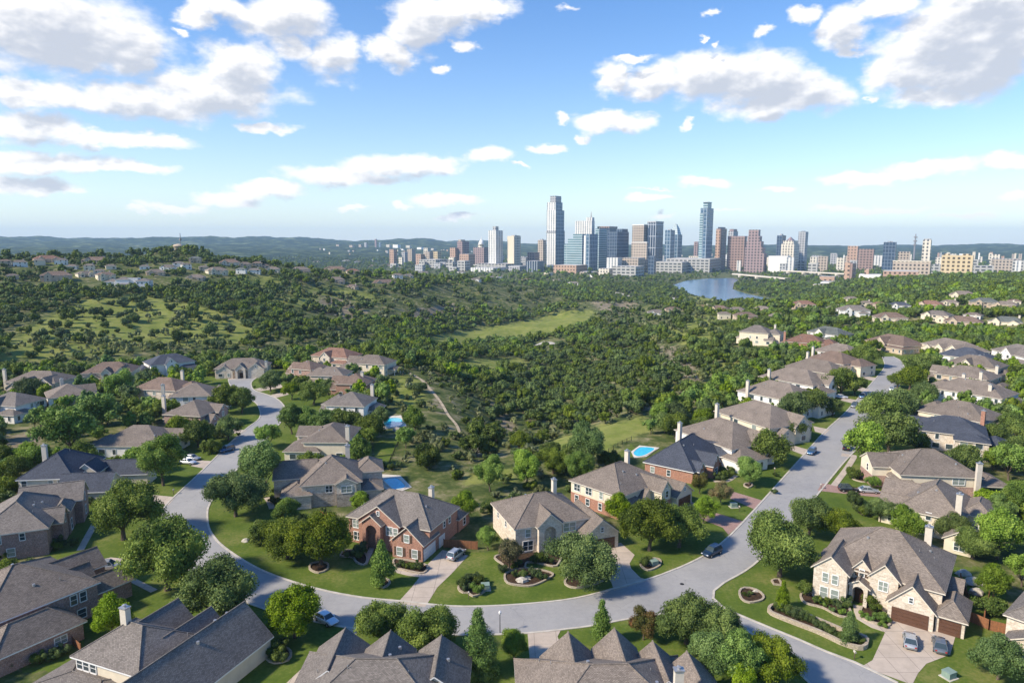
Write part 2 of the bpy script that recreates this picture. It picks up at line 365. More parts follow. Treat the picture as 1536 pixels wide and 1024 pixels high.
si=smooth_line(gi,2); sl=smooth_line(gl,2); sr=smooth_line(gr,2)
ROAD=si+sr[::-1][:]+[W(1400,1060)[:2],W(1280,1075)[:2]]+sl[::-1]
sheet('road',ROAD,.020,M['road'])['kind']='structure'
for ln,nm in ((si,'kerb'),(sl,'kerb'),(sr,'kerb')):
    ribbon(nm,ln,.38,-.05,.10,M['kerb'])['kind']='structure'
def pxpoly(pts,z=0): return [W(p[0],p[1],z)[:2] for p in pts]
def crop(ox,oy,s,pts): return [(ox+p[0]/s,oy+p[1]/s) for p in pts]
DRIVES=[
 ('drive',crop(380,720,3.3675,[(872,432),(955,352),(1085,380),(1003,470),(930,540),(890,605),(868,640),(725,622),(800,540),(850,475)])),
 ('drive',crop(720,620,3.656,[(722,715),(772,708),(848,775),(820,822),(830,850),(880,900),(930,913),(735,972),(722,930),(698,890)])),
 ('drive',crop(1100,740,3.523,[(830,668),(1174,752),(1146,850),(1020,898),(975,950),(945,1010),(680,912),(735,880),(790,760)])),
 ('paver',crop(720,620,3.656,[(1085,495),(1150,478),(1290,543),(1445,592),(1362,664),(1330,625),(1240,590),(1130,530)])),
 ('paver',crop(1060,620,5.908,[(235,692),(500,772),(422,848),(205,752)])),
 ('drive',crop(1060,620,5.908,[(740,275),(905,322),(870,372),(800,345),(730,320)])),
 ('drive',crop(1060,620,5.908,[(945,112),(1092,142),(1050,185),(960,160)])),
 ('paver',crop(1136,480,3.6575,[(352,895),(660,935),(830,950),(830,985),(600,965),(330,935)])),
 ('drive',crop(200,660,6.4,[(80,515),(402,545),(340,622),(40,585)])),
 ('drive',crop(200,660,6.4,[(590,192),(762,200),(680,272),(555,248)])),
 ('drive',crop(180,540,6.4,[(840,645),(1220,672),(1170,704),(840,690)])),
 ('drive',crop(180,540,6.4,[(1290,278),(1536,228),(1570,262),(1345,300)])),
 ('drive',crop(180,540,6.4,[(1445,335),(1600,300),(1620,330),(1500,362)])),
 ('drive',crop(1136,480,3.6575,[(470,425),(550,440),(530,458),(455,440)])),
 ('drive',crop(1136,480,3.6575,[(560,365),(615,380),(600,398),(550,385)])),
 ('drive',crop(1136,480,3.6575,[(590,305),(655,318),(640,335),(580,320)])),
 ('drive',crop(180,540,6.4,[(1045,150),(1150,155),(1150,176),(1045,184)])),
 ('drive',crop(380,720,3.3675,[(460,735),(528,752),(520,790),(385,890),(215,1040),(150,1040),(330,870),(450,785)])),
 ('drive',crop(720,820,3.2,[(228,408),(392,392),(372,430),(388,470),(350,560),(240,560)])),
 ('drive',crop(0,720,3.369,[(462,412),(560,390),(650,398),(650,470),(500,495)])),
 ('drive',crop(1060,620,5.908,[(1200,350),(1330,372),(1330,392),(1190,378)])),
]
for i,(mt,pp) in enumerate(DRIVES):
    o=sheet('driveway',smooth_line(pxpoly(pp),3,True) if mt=='x' else pxpoly(pp),.034+.0007*i,M[mt]); o['kind']='structure'
WALKS=[(crop(1136,480,3.6575,[(530,752),(490,815),(420,908)]),1.5),(crop(0,720,3.369,[(478,222),(440,290),(405,355)]),1.3),(crop(1136,480,3.6575,[(725,800),(690,830),(680,860)]),1.2),
 (crop(400,640,7.315,[(0,775),(35,830),(60,900)]),1.3),(crop(380,720,3.3675,[(715,455),(790,475),(848,482)]),1.1),(crop(1100,740,3.523,[(655,590),(672,660),(740,700),(808,722)]),1.3),
 (crop(380,720,3.3675,[(600,340),(575,395),(560,425)]),1.1),(crop(0,720,3.369,[(660,500),(720,530),(780,560)]),1.2),(crop(1060,620,5.908,[(60,600),(180,600),(260,550)]),1.1),
 (crop(1100,740,3.523,[(-20,905),(10,905)]),1.2)]
for pp,w in WALKS:
    ribbon('footpath',smooth_line(pxpoly(pp),1.5),w,-.02,.062,M['drive'])['kind']='structure'

# ground mesh: polar grid round the origin, dense in front
az=np.concatenate([np.linspace(-180,-50,34)[:-1],np.linspace(-50,50,421),np.linspace(50,180,34)[1:]])*math.pi/180
dd=np.concatenate([[3,12,24],np.exp(np.linspace(math.log(36),math.log(13800),760))])
AA,DD=np.meshgrid(az,dd); GX=DD*np.sin(AA); GY=DD*np.cos(AA); GZ=height(GX,GY)
rdist=sdist(GX.ravel(),GY.ravel(),ROAD).reshape(GX.shape)
# keep the ground below the road and paving
GZ=np.where((np.abs(GZ)<.02),-.0,GZ)
def inpoly(x,y,poly):
    """crossing test (numpy)"""
    ins=np.zeros(x.shape,bool); m_=len(poly)
    for i in range(m_):
        ax,ay=poly[i]; bx,by=poly[(i+1)%m_]
        if ay==by: continue
        ins^=((ay>y)!=(by>y))&(x<(bx-ax)*(y-ay)/(by-ay)+ax)
    return ins
d_=GY*CP-(GZ-H)*SP; d_=np.maximum(d_,1e-3); PX=768+F*GX/d_; PY=512-F*(GY*SP+(GZ-H)*CP)/d_; PX=np.where(GY<5,-9999,PX)
MEAD=[[(630,508),(700,496),(760,486),(800,478),(850,466),(890,466),(892,482),(835,500),(765,513),(690,520),(640,520)],[(368,420),(415,414),(422,428),(375,433)],
 [(650,548),(730,538),(780,538),(792,548),(740,558),(690,562)],[(822,662),(880,645),(962,625),(985,640),(930,662),(910,688),(870,668),(838,684)],
 [(0,520),(60,482),(130,450),(200,442),(300,458),(350,478),(405,498),(340,522),(250,516),(180,528),(60,538),(0,538)],
 [(415,445),(480,430),(560,440),(580,450),(480,462),(430,462)],[(1075,550),(1130,520),(1160,540),(1120,556),(1085,575)],[(1055,575),(1100,565),(1110,590),(1070,590)],[(600,562),(590,600),(615,620),(640,600),(630,570)],[(770,700),(720,705),(700,725),(770,722)],[(1035,440),(1090,430),(1130,470),(1060,485)],[(980,500),(1050,470),(1100,490),(1040,520)]]
EARTH=[[(628,566),(634,566),(655,592),(670,612),(676,628),(668,628),(652,606)],[(0,645),(60,650),(70,690),(0,690)],[(985,520),(1010,515),(1040,545),(1060,570),(1040,575),(1010,550)],[(690,660),(712,655),(735,682),(715,690)],[(470,440),(520,445),(560,470),(520,480),(480,470)],[(740,600),(780,640),(770,660),(735,620)],[(600,465),(680,455),(690,475),(620,485)],[(860,690),(880,700),(870,715)],[(960,610),(1040,590),(1040,600),(975,625)],[(880,450),(960,450),(960,470),(900,470)]]
mead=np.zeros(GX.shape); earth=np.zeros(GX.shape)
soft=lambda d:np.clip(.5-d/18,0,1)
def pixmask(polys,w):
    o=np.zeros(GX.shape).ravel(); x=PX.ravel(); y=PY.ravel()
    for p in polys:
        xs=[q[0] for q in p]; ys=[q[1] for q in p]
        k=np.where((x>min(xs)-30)&(x<max(xs)+30)&(y>min(ys)-15)&(y<max(ys)+15))[0]
        if len(k): o[k]=np.maximum(o[k],np.clip(.5-sdist(x[k],y[k]*2.2,[(q[0],q[1]*2.2) for q in p])/w,0,1))
    return o.reshape(GX.shape)
mead=pixmask(MEAD,46); earth=pixmask(EARTH,34)*.8
earth=earth*(GZ<1e9)
lawn=np.clip(1-(rdist-17)/6,0,1)*(sdist(GX.ravel(),GY.ravel(),FLAT).reshape(GX.shape)<-1)
LAWNX=[crop(380,480,3.6575,[(660,640),(805,650),(745,800),(670,790)]),crop(720,620,3.656,[(735,225),(830,170),(860,200),(800,270),(720,260)]),[(1495,720),(1560,720),(1560,760),(1490,750)],[(60,940),(130,920),(120,1000),(30,1010)],[(1180,850),(1500,850),(1536,1024),(1300,1024),(1180,930)],[(400,940),(520,930),(480,1024),(380,1024)]]
for p in LAWNX: lawn=np.maximum(lawn,inpoly(PX,PY,p))
nearw=np.clip((3400-DD)/1300,0,1)
V=np.stack([GX.ravel(),GY.ravel(),GZ.ravel()],1); nr,nc=GX.shape
a_=np.arange(nr-1)[:,None]*nc+np.arange(nc-1)[None]; q=np.stack([a_,a_+1,a_+nc+1,a_+nc],-1).reshape(-1,4)[:,::-1]
me=bpy.data.meshes.new('ground'); me.vertices.add(len(V)); me.vertices.foreach_set('co',V.ravel())
me.loops.add(q.size); me.loops.foreach_set('vertex_index',q.ravel()); me.polygons.add(len(q)); me.polygons.foreach_set('loop_start',np.arange(0,q.size,4)); me.polygons.foreach_set('loop_total',np.full(len(q),4))
me.polygons.foreach_set('use_smooth',np.ones(len(q),bool)); me.update(); me.validate()
ca=me.color_attributes.new('cover','FLOAT_COLOR','POINT'); ca.data.foreach_set('color',np.stack([mead,earth,lawn,nearw],-1).astype(np.float32).ravel())
me.materials.append(M['ground']); g=bpy.data.objects.new('ground',me); C.objects.link(g); g['kind']='structure'
sheet('lake',LAKEX,-41.5,M['lake'])['kind']='structure' if False else 'structure'

# ------------------------------------------------------------------ houses
FOOT=[]   # (cx,cy,r) to keep trees off
HOUSES=[]
def house(short,label,org,yaw,wings,roof='roof_tan',wall='cream',trim='trim',chim=(),gar=(),win=None,doors=(),group=None,lod=0,z0=0.0,chmat='chimney',low=None,auto=True,seed=0,glass='glass_lt',vents=0,skip=(),cat='house',name='house',wmat=None):
    rnd=random.Random(seed+int(abs(org[0])*7+abs(org[1])*3)); root=empty(name,(org[0],org[1],z0),yaw)
    tag(root,label,cat,group); HOUSES.append((short,org,root))
    c_,s_=math.cos(yaw),math.sin(yaw); toL=lambda x,y:((x-org[0])*c_+(y-org[1])*s_,-(x-org[0])*s_+(y-org[1])*c_)
    cam=toL(0,0); wl=MB(); rf=MB(); fa=MB(); lw=MB(); ps=MB(); ov=.45; th=.2
    def zroof(x,y):
        z=0
        for w in wings:
            k,x0,y0,x1,y1,e,r=w[:7]; x0-=ov;y0-=ov;x1+=ov;y1+=ov
            if not(x0<x<x1 and y0<y<y1): continue
            hy=(y1-y0)/2; hx=(x1-x0)/2; fy=min(y-y0,y1-y)/hy; fx=min(x-x0,x1-x)/hx; hh=min(hx,hy)
            if k in('gx','ax-','ax+'): f=fy
            elif k in('gy','ay-','ay+'): f=fx
            else: f=min(min(y-y0,y1-y),min(x-x0,x1-x))/hh
            z=max(z,e+(r-e)*min(1,f))
        return z
    for wi,w in enumerate(wings):
        k,x0,y0,x1,y1,e,r=w[:7]; X0,Y0,X1,Y1=x0-ov,y0-ov,x1+ov,y1+ov; eb=e-th
        base=(low is not None and e>4.2)
        def wallface(pts):
            if base and pts[0][2]==-1.0:
                a,b=pts[0],pts[1]; zl=low[1]; nx,ny=(b[1]-a[1]),-(b[0]-a[0]); L=math.hypot(nx,ny); nx,ny=nx/L*.05,ny/L*.05
                lw.face([(a[0]+nx,a[1]+ny,-1),(b[0]+nx,b[1]+ny,-1),(b[0]+nx,b[1]+ny,zl),(a[0]+nx,a[1]+ny,zl)]); lw.face([(a[0]+nx,a[1]+ny,zl),(b[0]+nx,b[1]+ny,zl),(b[0],b[1],zl),(a[0],a[1],zl)])
            wl.face(pts)
        if k=='p':   # open porch on posts
            for (qx,qy) in ((x0+.2,y0+.2),(x1-.2,y0+.2),(x0+.2,y1-.2),(x1-.2,y1-.2)): ps.box(qx-.16,qy-.16,-.2,qx+.16,qy+.16,eb)
        if k in('h','p'):
            W_,D_=X1-X0,Y1-Y0; ins=min(W_,D_)/2*.96
            if W_>=D_: A=(X0+ins,(Y0+Y1)/2,r); B=(X1-ins,(Y0+Y1)/2,r)
            else: A=((X0+X1)/2,Y0+ins,r); B=((X0+X1)/2,Y1-ins,r)
            c0,c1,c2,c3=(X0,Y0,e),(X1,Y0,e),(X1,Y1,e),(X0,Y1,e)
            if W_>=D_: F_=[(c0,c1,B,A),(c1,c2,B),(c2,c3,A,B),(c3,c0,A)]
            else: F_=[(c0,c1,A),(c1,c2,B,A),(c2,c3,B),(c3,c0,A,B)]
            for f in F_: rf.face(f)
            if lod==0:
                V3=lambda q:(q[0],q[1],q[2]+.02)
                rf.tube([V3(A),V3(B)],[.11,.11],5)
                for cc_,ap in ((c0,A),(c1,B if W_>=D_ else A),(c2,B),(c3,A if W_>=D_ else B)): rf.tube([V3(cc_),V3(ap)],[.09,.11],5)
            cs=[c0,c1,c2,c3]
            for i in range(4):
                a,b=cs[i],cs[(i+1)%4]; fa.face([(a[0],a[1],eb),(b[0],b[1],eb),b,a])
            fa.face([(q[0],q[1],eb) for q in cs[::-1]])
            if k=='h':
                for (a,b) in (((x0,y0),(x1,y0)),((x1,y0),(x1,y1)),((x1,y1),(x0,y1)),((x0,y1),(x0,y0))):
                    wallface([(a[0],a[1],-1.0),(b[0],b[1],-1.0),(b[0],b[1],eb+.02),(a[0],a[1],eb+.02)])
        elif k=='f':
            for (a,b) in (((x0,y0),(x1,y0)),((x1,y0),(x1,y1)),((x1,y1),(x0,y1)),((x0,y1),(x0,y0))): wallface([(a[0],a[1],-1.0),(b[0],b[1],-1.0),(b[0],b[1],e),(a[0],a[1],e)])
            rf.face([(x0,y0,e),(x1,y0,e),(x1,y1,e),(x0,y1,e)])
        else:
            gx=k in('gx','ax-','ax+'); T=(lambda u,v,z:(u,v,z)) if gx else (lambda u,v,z:(v,u,z))
            u0,u1,v0,v1=(x0,x1,y0,y1) if gx else (y0,y1,x0,x1)
            U0,U1,V0,V1=u0-.3,u1+.3,v0-ov,v1+ov; vm=(v0+v1)/2; sl_=(r-e)/(vm-V0)
            flip=(lambda f:f) if gx else (lambda f:f[::-1])
            rf.face(flip([T(U0,V0,e),T(U1,V0,e),T(U1,vm,r),T(U0,vm,r)])); rf.face(flip([T(U1,V1,e),T(U0,V1,e),T(U0,vm,r),T(U1,vm,r)]))
            fa.face(flip([T(U0,vm,r-th),T(U1,vm,r-th),T(U1,V0,eb),T(U0,V0,eb)])); fa.face(flip([T(U0,V1,eb),T(U1,V1,eb),T(U1,vm,r-th),T(U0,vm,r-th)]))
            fa.face(flip([T(U0,V0,eb),T(U1,V0,eb),T(U1,V0,e),T(U0,V0,e)])); fa.face(flip([T(U1,V1,eb),T(U0,V1,eb),T(U0,V1,e),T(U1,V1,e)]))
            for U,s in ((U0,1),(U1,-1)):
                for (va,za,vb,zb) in ((V0,e,vm,r),(vm,r,V1,e)):
                    f=[T(U,vb,zb-th),T(U,va,za-th),T(U,va,za),T(U,vb,zb)]; fa.face(flip(f if s==1 else f[::-1]))
            if lod==0: rf.tube([T(U0,vm,r+.02),T(U1,vm,r+.02)],[.11,.11],5)
            we=e+sl_*ov-th*1.1; wr=r-th*1.1
            arch={'ax-':0,'ay-':0,'ax+':1,'ay+':1}.get(k,-1)
            for ei,(u,s) in enumerate(((u0,1),(u1,-1))):
                if ei==arch:
                    aw=min(1.25,(v1-v0)*.3); ah=we-1.6 if we>4 else we-1.0
                    ar=[T(u,vm+aw*math.cos(t),ah+aw*math.sin(t)) for t in [math.pi*i/10 for i in range(11)]]
                    pts=[T(u,v0,-.2),T(u,vm-aw,-.2)]+ar[::-1]+[T(u,vm+aw,-.2),T(u,v1,-.2),T(u,v1,we),T(u,vm,wr),T(u,v0,we)]
                    pts=pts[::-1] if s==1 else pts
                    wl.face(flip(pts)); ui=u+s*.55
                    arr=[(vm-aw,-.2)]+[(vm-aw*math.cos(t),ah+aw*math.sin(t)) for t in [math.pi*i/10 for i in range(11)]]+[(vm+aw,-.2)]
                    for i in range(len(arr)-1):
                        (a,b),(c,d)=arr[i],arr[i+1]; wl.face([T(u,a,b),T(u,c,d),T(ui,c,d),T(ui,a,b)])
                    dm=MB(); ud=u+s*1.6
                    dm.face(flip([T(ud,v0+.1,0),T(ud,v1-.1,0),T(ud,v1-.1,we-.3),T(ud,v0+.1,we-.3)])); dm.build('entry_wall',M[wall],root)
                    dr=MB(); p0=T(ud-s*.08,vm-.8,0); p1=T(ud-s*.02,vm+.8,2.4); dr.box(min(p0[0],p1[0]),min(p0[1],p1[1]),0,max(p0[0],p1[0]),max(p0[1],p1[1]),2.4)
                    dd_=dr.build('door',M['door'],root)
                    g2=MB(); p0=T(ud-s*.10,vm-.9,2.7); p1=T(ud-s*.02,vm+.9,ah+.3)
                    if ah>3.2: g2.box(min(p0[0],p1[0]),min(p0[1],p1[1]),2.8,max(p0[0],p1[0]),max(p0[1],p1[1]),ah+.2); g2.build('window',M['glass'],root)
                else:
                    lo_=[T(u,v1,-1.0),T(u,v0,-1.0)] if s==1 else [T(u,v0,-1.0),T(u,v1,-1.0)]
                    if not gx: lo_=lo_[::-1]
                    zt=lo_[0]; 
                    q=lo_+[(lo_[1][0],lo_[1][1],we),T(u,vm,wr),(lo_[0][0],lo_[0][1],we)]
                    wallface(q)
            for v,s in ((v0,1),(v1,-1)):
                f=[T(u0,v,-1.0),T(u1,v,-1.0)] if s==1 else [T(u1,v,-1.0),T(u0,v,-1.0)]
                if not gx: f=f[::-1]
                wallface(f+[(f[1][0],f[1][1],we),(f[0][0],f[0][1],we)])
        cx,cy=(x0+x1)/2,(y0+y1)/2; FOOT.append((org[0]+cx*c_-cy*s_,org[1]+cx*s_+cy*c_,yaw,(x1-x0)/2,(y1-y0)/2))
    o_w=wl.build('wall',M[wall],root); o_r=rf.build('roof',M[roof],root); fa.build('fascia',M[trim],root)
    if lw.f: lw.build('lower_wall',M[low[0]],root)
    if ps.f: ps.build('porch_post',M[trim],root)
    def addwin(side,fx,t,zc,w,h,sh=False,pane='glass',n2=True):
        """side in x-,x+,y-,y+; fx = plane coordinate; t = position along the wall"""
        sg=-1 if side[1]=='-' else 1; ax=side[0]
        def Bx(m_,a0,a1,z0_,z1_,d0,d1):
            p0,p1=fx+sg*d0,fx+sg*d1; p0,p1=min(p0,p1),max(p0,p1)
            if ax=='x': m_.box(p0,a0,z0_,p1,a1,z1_)
            else: m_.box(a0,p0,z0_,a1,p1,z1_)
        if lod>=2:
            m_=MB(); Bx(m_,t-w/2,t+w/2,zc-h/2,zc+h/2,-.05,.05); m_.build('window',M['glass'],root); return
        fr=MB(); b=.11
        Bx(fr,t-w/2-b,t-w/2,zc-h/2-b,zc+h/2+b,0,.10); Bx(fr,t+w/2,t+w/2+b,zc-h/2-b,zc+h/2+b,0,.10); Bx(fr,t-w/2,t+w/2,zc+h/2,zc+h/2+b,0,.10); Bx(fr,t-w/2,t+w/2,zc-h/2-b*1.3,zc-h/2,0,.14)
        if lod==0:
            Bx(fr,t-w/2,t+w/2,zc-.03,zc+.03,0,.085)
            if w>1.2: Bx(fr,t-.05,t+.05,zc-h/2,zc+h/2,0,.09)
        f=fr.build('window',M['whitetrim'],root); pn=MB(); Bx(pn,t-w/2,t+w/2,zc-h/2,zc+h/2,0,.05); pn.build('pane',M[pane],f)
        if sh:
            for s in (-1,1):
                m_=MB(); c=t+s*(w/2+b+.28); Bx(m_,c-.24,c+.24,zc-h/2-.05,zc+h/2+.05,0,.09); m_.build('shutter',M['shutter'],root)
    for w in (win or ()): addwin(*w)
    if auto:
        for wi,w in enumerate(wings):
            k,x0,y0,x1,y1,e,r=w[:7]
            if k=='p' or k[0]=='a' or wi in skip: continue
            for side,fx,a0,a1,vis in (('x-',x0,y0,y1,cam[0]<x0),('x+',x1,y0,y1,cam[0]>x1),('y-',y0,x0,x1,cam[1]<y0),('y+',y1,x0,x1,cam[1]>y1)):
                if not vis or (wi,side) in skip: continue
                n_=max(1,int((a1-a0)/3.4)); L=(a1-a0)/n_
                off=.05 if (low and e>4.2) else 0
                for st,zc in enumerate([1.55]+([4.15] if e>4.5 else [])+([6.9] if e>8 else [])):
                    for i in range(n_):
                        if rnd.random()<.22 and n_>1: continue
                        t=a0+(i+.5)*L+rnd.uniform(-.3,.3); sg=-1 if side[1]=='-' else 1
                        q=(fx+sg*.4,t) if side[0]=='x' else (t,fx+sg*.4)
                        if any(j!=wi and v[1]-.9<q[0]<v[3]+.9 and v[2]-.9<q[1]<v[4]+.9 and zc-.8<(v[6] if v[0]!='p' else 99) for j,v in enumerate(wings)): continue
                        if any(g_[0]==side and abs(g_[2]-t)<g_[3]/2+.9 and zc<3 for g_ in gar): continue
                        ww=rnd.choice([.9,1.0,1.7]); addwin(side,fx+(off*sg if zc<(low[1] if low else 0) else 0),t,zc,ww,1.45 if lod else 1.5,False,rnd.choice(['glass','glass_lt','glass']))
                if (k=='gx' and side[0]=='x') or (k=='gy' and side[0]=='y'):
                    if r-e>1.6 and lod<2: addwin(side,fx,(a0+a1)/2,e+(r-e)*.45,.5,.7)
    for (side,fx,t,w,h,mt) in gar:
        sg=-1 if side[1]=='-' else 1; gm=MB()
        for i in range(4):
            z0_=.05+i*h/4; z1_=z0_+h/4-.04; p0,p1=sorted((fx+sg*.02,fx+sg*.09))
            if side[0]=='x': gm.box(p0,t-w/2,z0_,p1,t+w/2,z1_)
            else: gm.box(t-w/2,p0,z0_,t+w/2,p1,z1_)
        gm.build('garage_door',M[mt],root)
    for (side,fx,t) in doors:
        sg=-1 if side[1]=='-' else 1; dm=MB(); p0,p1=sorted((fx,fx+sg*.08))
        if side[0]=='x': dm.box(p0,t-.55,0,p1,t+.55,2.2)
        else: dm.box(t-.55,p0,0,t+.55,p1,2.2)
        dm.build('door',M['door'],root)
    for ch in chim:
        if ch[0]=='px':
            wx,wy,_=W(ch[1],ch[2],ch[3]+z0); lx,ly=toL(wx,wy); zt=ch[3]
        else: lx,ly,zt=ch
        cm=MB(); s=.54; cm.box(lx-s,ly-s*.75,max(0,zt-5.5) if zroof(lx,ly)>2 else -1,lx+s,ly+s*.75,zt); c=cm.build('chimney',M[chmat],root)
        k2=MB(); k2.box(lx-s-.1,ly-s*.75-.1,zt,lx+s+.1,ly+s*.75+.1,zt+.14)
        if lod<2: k2.tube([(lx,ly,zt+.1),(lx,ly,zt+.45)],[.2,.2],8); k2.tube([(lx,ly,zt+.45),(lx,ly,zt+.55)],[.3,.05],8)
        k2.build('chimney_cap',M['metal' if lod<2 else chmat],c)
    k,x0,y0,x1,y1=wings[0][:5]
    for i in range(vents):
        vx=rnd.uniform(x0+2,x1-2); vy=rnd.uniform(y0+2,y1-2)
        z=zroof(vx,vy); vm_=MB()
        if i%2: vm_.tube([(vx,vy,z-.1),(vx,vy,z+.25)],[.26,.22],8)
        else: vm_.tube([(vx,vy,z-.1),(vx,vy,z+.45)],[.06,.06],6)
        vm_.build('roof_vent',M['metal'],root)
    return root
def AB(A,B,z=5.4):
    a=W(A[0],A[1],z); b=W(B[0],B[1],z); return (a[0],a[1]),math.atan2(b[1]-a[1],b[0]-a[0]),math.hypot(b[0]-a[0],b[1]-a[1])
D2R=math.radians
NEAR='houses close to the camera'
house('gabled red brick house','red brick two storey house with front gables and white garage doors',(-15.8,124.2),R(68.4),
 [('h',0,0,12,18.4,5.4,9.7),('gx',-1,6.2,6,15.4,5.45,9.0),('ax-',-2.3,9.6,1,13.7,5.6,7.5),('gx',-2.8,.06,3.2,6.6,3.4,6.6),('h',11.9,-.3,17.2,6,2.9,4.7)],
 'roof_grey','brick','trim',[('px',647,731,9.8)],[('y-',0.06,-.1,4.7,2.35,'gar_white'),('y-',0,4.9,2.5,2.3,'gar_white')],
 [('x-',0,16.6,4.0,1.5,1.5,True,'glass_lt'),('x-',0,16.4,1.5,1.6,1.6,False,'glass'),('x-',-1,8.3,4.2,1.3,1.6,False,'glass_lt'),('x-',-1,6.9,4.2,.9,1.4,False,'glass_lt'),('x-',-1,10.8,7.4,.5,.8),('x-',-2.8,3.4,4.2,1.0,1.4,True,'glass_lt'),('x-',-2.8,1.7,1.4,1.1,1.6,True,'glass_lt'),('x-',-2.8,5,1.4,1.1,1.6,True,'glass_lt'),('y-',0,8.4,4.1,.8,1.2),('y-',0,6,4.1,.8,1.2),('y-',-.3,14.6,1.5,1.1,1.5)],auto=False,vents=3,group=NEAR)
house('arched limestone house','cream limestone two storey house with tall arched entry gable',(-4.0,137.5),R(-69.9),
 [('h',0,0,13.6,15.6,5.4,9.2),('ax+',8,4.4,14.8,9.2,5.4,7.9),('gx',6,13.3,17.2,20.4,3.0,6.2),('h',-3,6,.2,14,2.9,4.2)],
 'roof_tan','stone','trim',[('px',831,719,10.4)],[('x+',17.2,17.2,4.8,2.3,'gar_brown')],
 [('x+',13.6,2.6,4.1,1.0,1.5,False,'glass_lt'),('x+',13.6,2.6,1.5,2.0,1.9,False,'glass'),('x+',13.6,11.4,4.1,2.6,1.6,False,'glass_lt'),('x+',17.2,16.8,4.1,.55,.9),('y-',0,3.5,4.2,.7,1.1),('y-',0,8.2,4.2,.7,1.1),('x+',13.6,11,1.5,1.2,1.6)],auto=False,vents=3,group=NEAR)
house('cream and brick house','long tan roofed house with cream upper wall over brick, garage toward the street',(13.7,151.6),R(-46.4),
 [('h',0,0,14.2,16,5.4,9.6),('gx',7,6.3,15.6,10.2,3.2,5.4),('gx',8,9.4,18.4,12.9,5.0,7.3),('gx',9,13.9,19.4,20.2,2.9,5.6),('h',10,1.4,15.4,6.4,3.0,5.0),('h',-4,9,1,17,2.8,4.2)],
 'roof_tan','cream','trim',[('px',941,676,10.2)],[('x+',19.4,17.1,4.8,2.3,'gar_brown')],low=('brick',2.7),auto=True,skip=(1,),vents=4,group=NEAR)
house('slate blue roofed house','one storey brick house under a broad slate blue hip roof beside a pool',(34.7,171.6),R(-37.1),
 [('h',0,0,13,21,3.2,8.6),('gx',8,6.8,15.6,11.2,3.3,6.0),('gx',6,17,15.2,23,3.0,5.8),('gx',8,1.6,14,5.2,3.0,5.0)],
 'roof_blue','brick','whitetrim',[],[],vents=3,group=NEAR)
house('big limestone corner house','large cream limestone house with three front gables and two brown garage doors',(51.3,109.2),R(-37.8),
 [('h',.3,3.3,18.3,19.3,5.4,10.7),('gy',0,0,5.2,8,5.4,8.1),('gy',5.5,3.1,8.1,9,5.5,7.6),('gy',8.2,2.3,12.3,9,5.4,8.0),('ay-',5.35,1.3,8.15,4,3.5,4.7),('gy',11.4,0,17.7,9,2.9,6.7),('h',17.9,.7,21.7,8,2.8,4.8),('gx',18,9,20.4,15,2.8,4.6)],
 'roof_tan','stone','trim',[('px',1394,790,11)],[('y-',0,14.5,5.1,2.4,'gar_brown'),('y-',.7,19.8,2.9,2.3,'gar_brown')],
 [('y-',0,1.9,4.1,.85,1.5,False,'glass_lt'),('y-',0,3.4,4.1,.85,1.5,False,'glass_lt'),('y-',0,1.8,1.4,1.1,1.8,False,'glass_lt'),('y-',0,3.5,1.4,1.1,1.8,False,'glass_lt'),('y-',3.1,6.8,5.1,.7,1.1,True,'glass'),('y-',2.3,10.2,4.2,1.3,1.5,False,'glass_lt'),('y-',0,14.5,4.2,.5,.8,False,'glass'),('x+',18.3,12,4.2,1,1.3)],auto=False,vents=4,group=NEAR)
house('grey roofed foreground house','foreground house with sprawling grey roof, cream dormer and tall pale chimney',(-58.4,83.8),R(-21.3),
 [('gy',9,-4,18.3,16.5,2.9,7.3),('h',0,.3,11.5,9.6,5.4,8.6),('h',-3,-4,9,3,2.9,3.7),('gy',1.3,5.5,6.3,13.6,4.8,7.3),('gy',7.6,6,11.6,14.2,4.6,6.9)],
 'roof_grey','cream','whitetrim',[('px',187,911,10.6)],[],[('y-',.3,2,4.35,1.0,1.3,False,'glass'),('y-',.3,3.3,4.35,1.0,1.3,False,'glass'),('y-',.3,.8,4.35,1.0,1.3,False,'glass'),('x+',18.3,1,1.4,1.2,1.4,False,'glass_lt')],auto=False,vents=6,group=NEAR,low=None)
house('brown roofed corner house','brick house with wide brown-grey roof and low front wing at lower left',(-67.3,103.8),R(-122.6),
 [('h',0,-16,16,0,5.4,9.7),('h',5,-1,16.5,5.6,2.9,5.6),('gx',-5,-13,3,-7.6,4.4,6.9),('gx',-6,-5.6,1.5,-1.2,3.0,5.0),('gx',-2,-8.4,2,-5.4,4.2,6.2)],
 'roof_tan','brick_old','whitetrim',[],[],[('y+',0,2.2,4.0,.9,1.5,False,'glass'),('y+',0,3.6,4.0,.9,1.5,False,'glass'),('y+',0,2.6,1.3,1.2,1.4,False,'glass'),('y+',5.6,8.2,1.5,1.6,1.1,False,'glass_lt')],auto=False,vents=8,group=NEAR)
o_,y_,L_=AB((-42,806.5),(69.8,791.2))
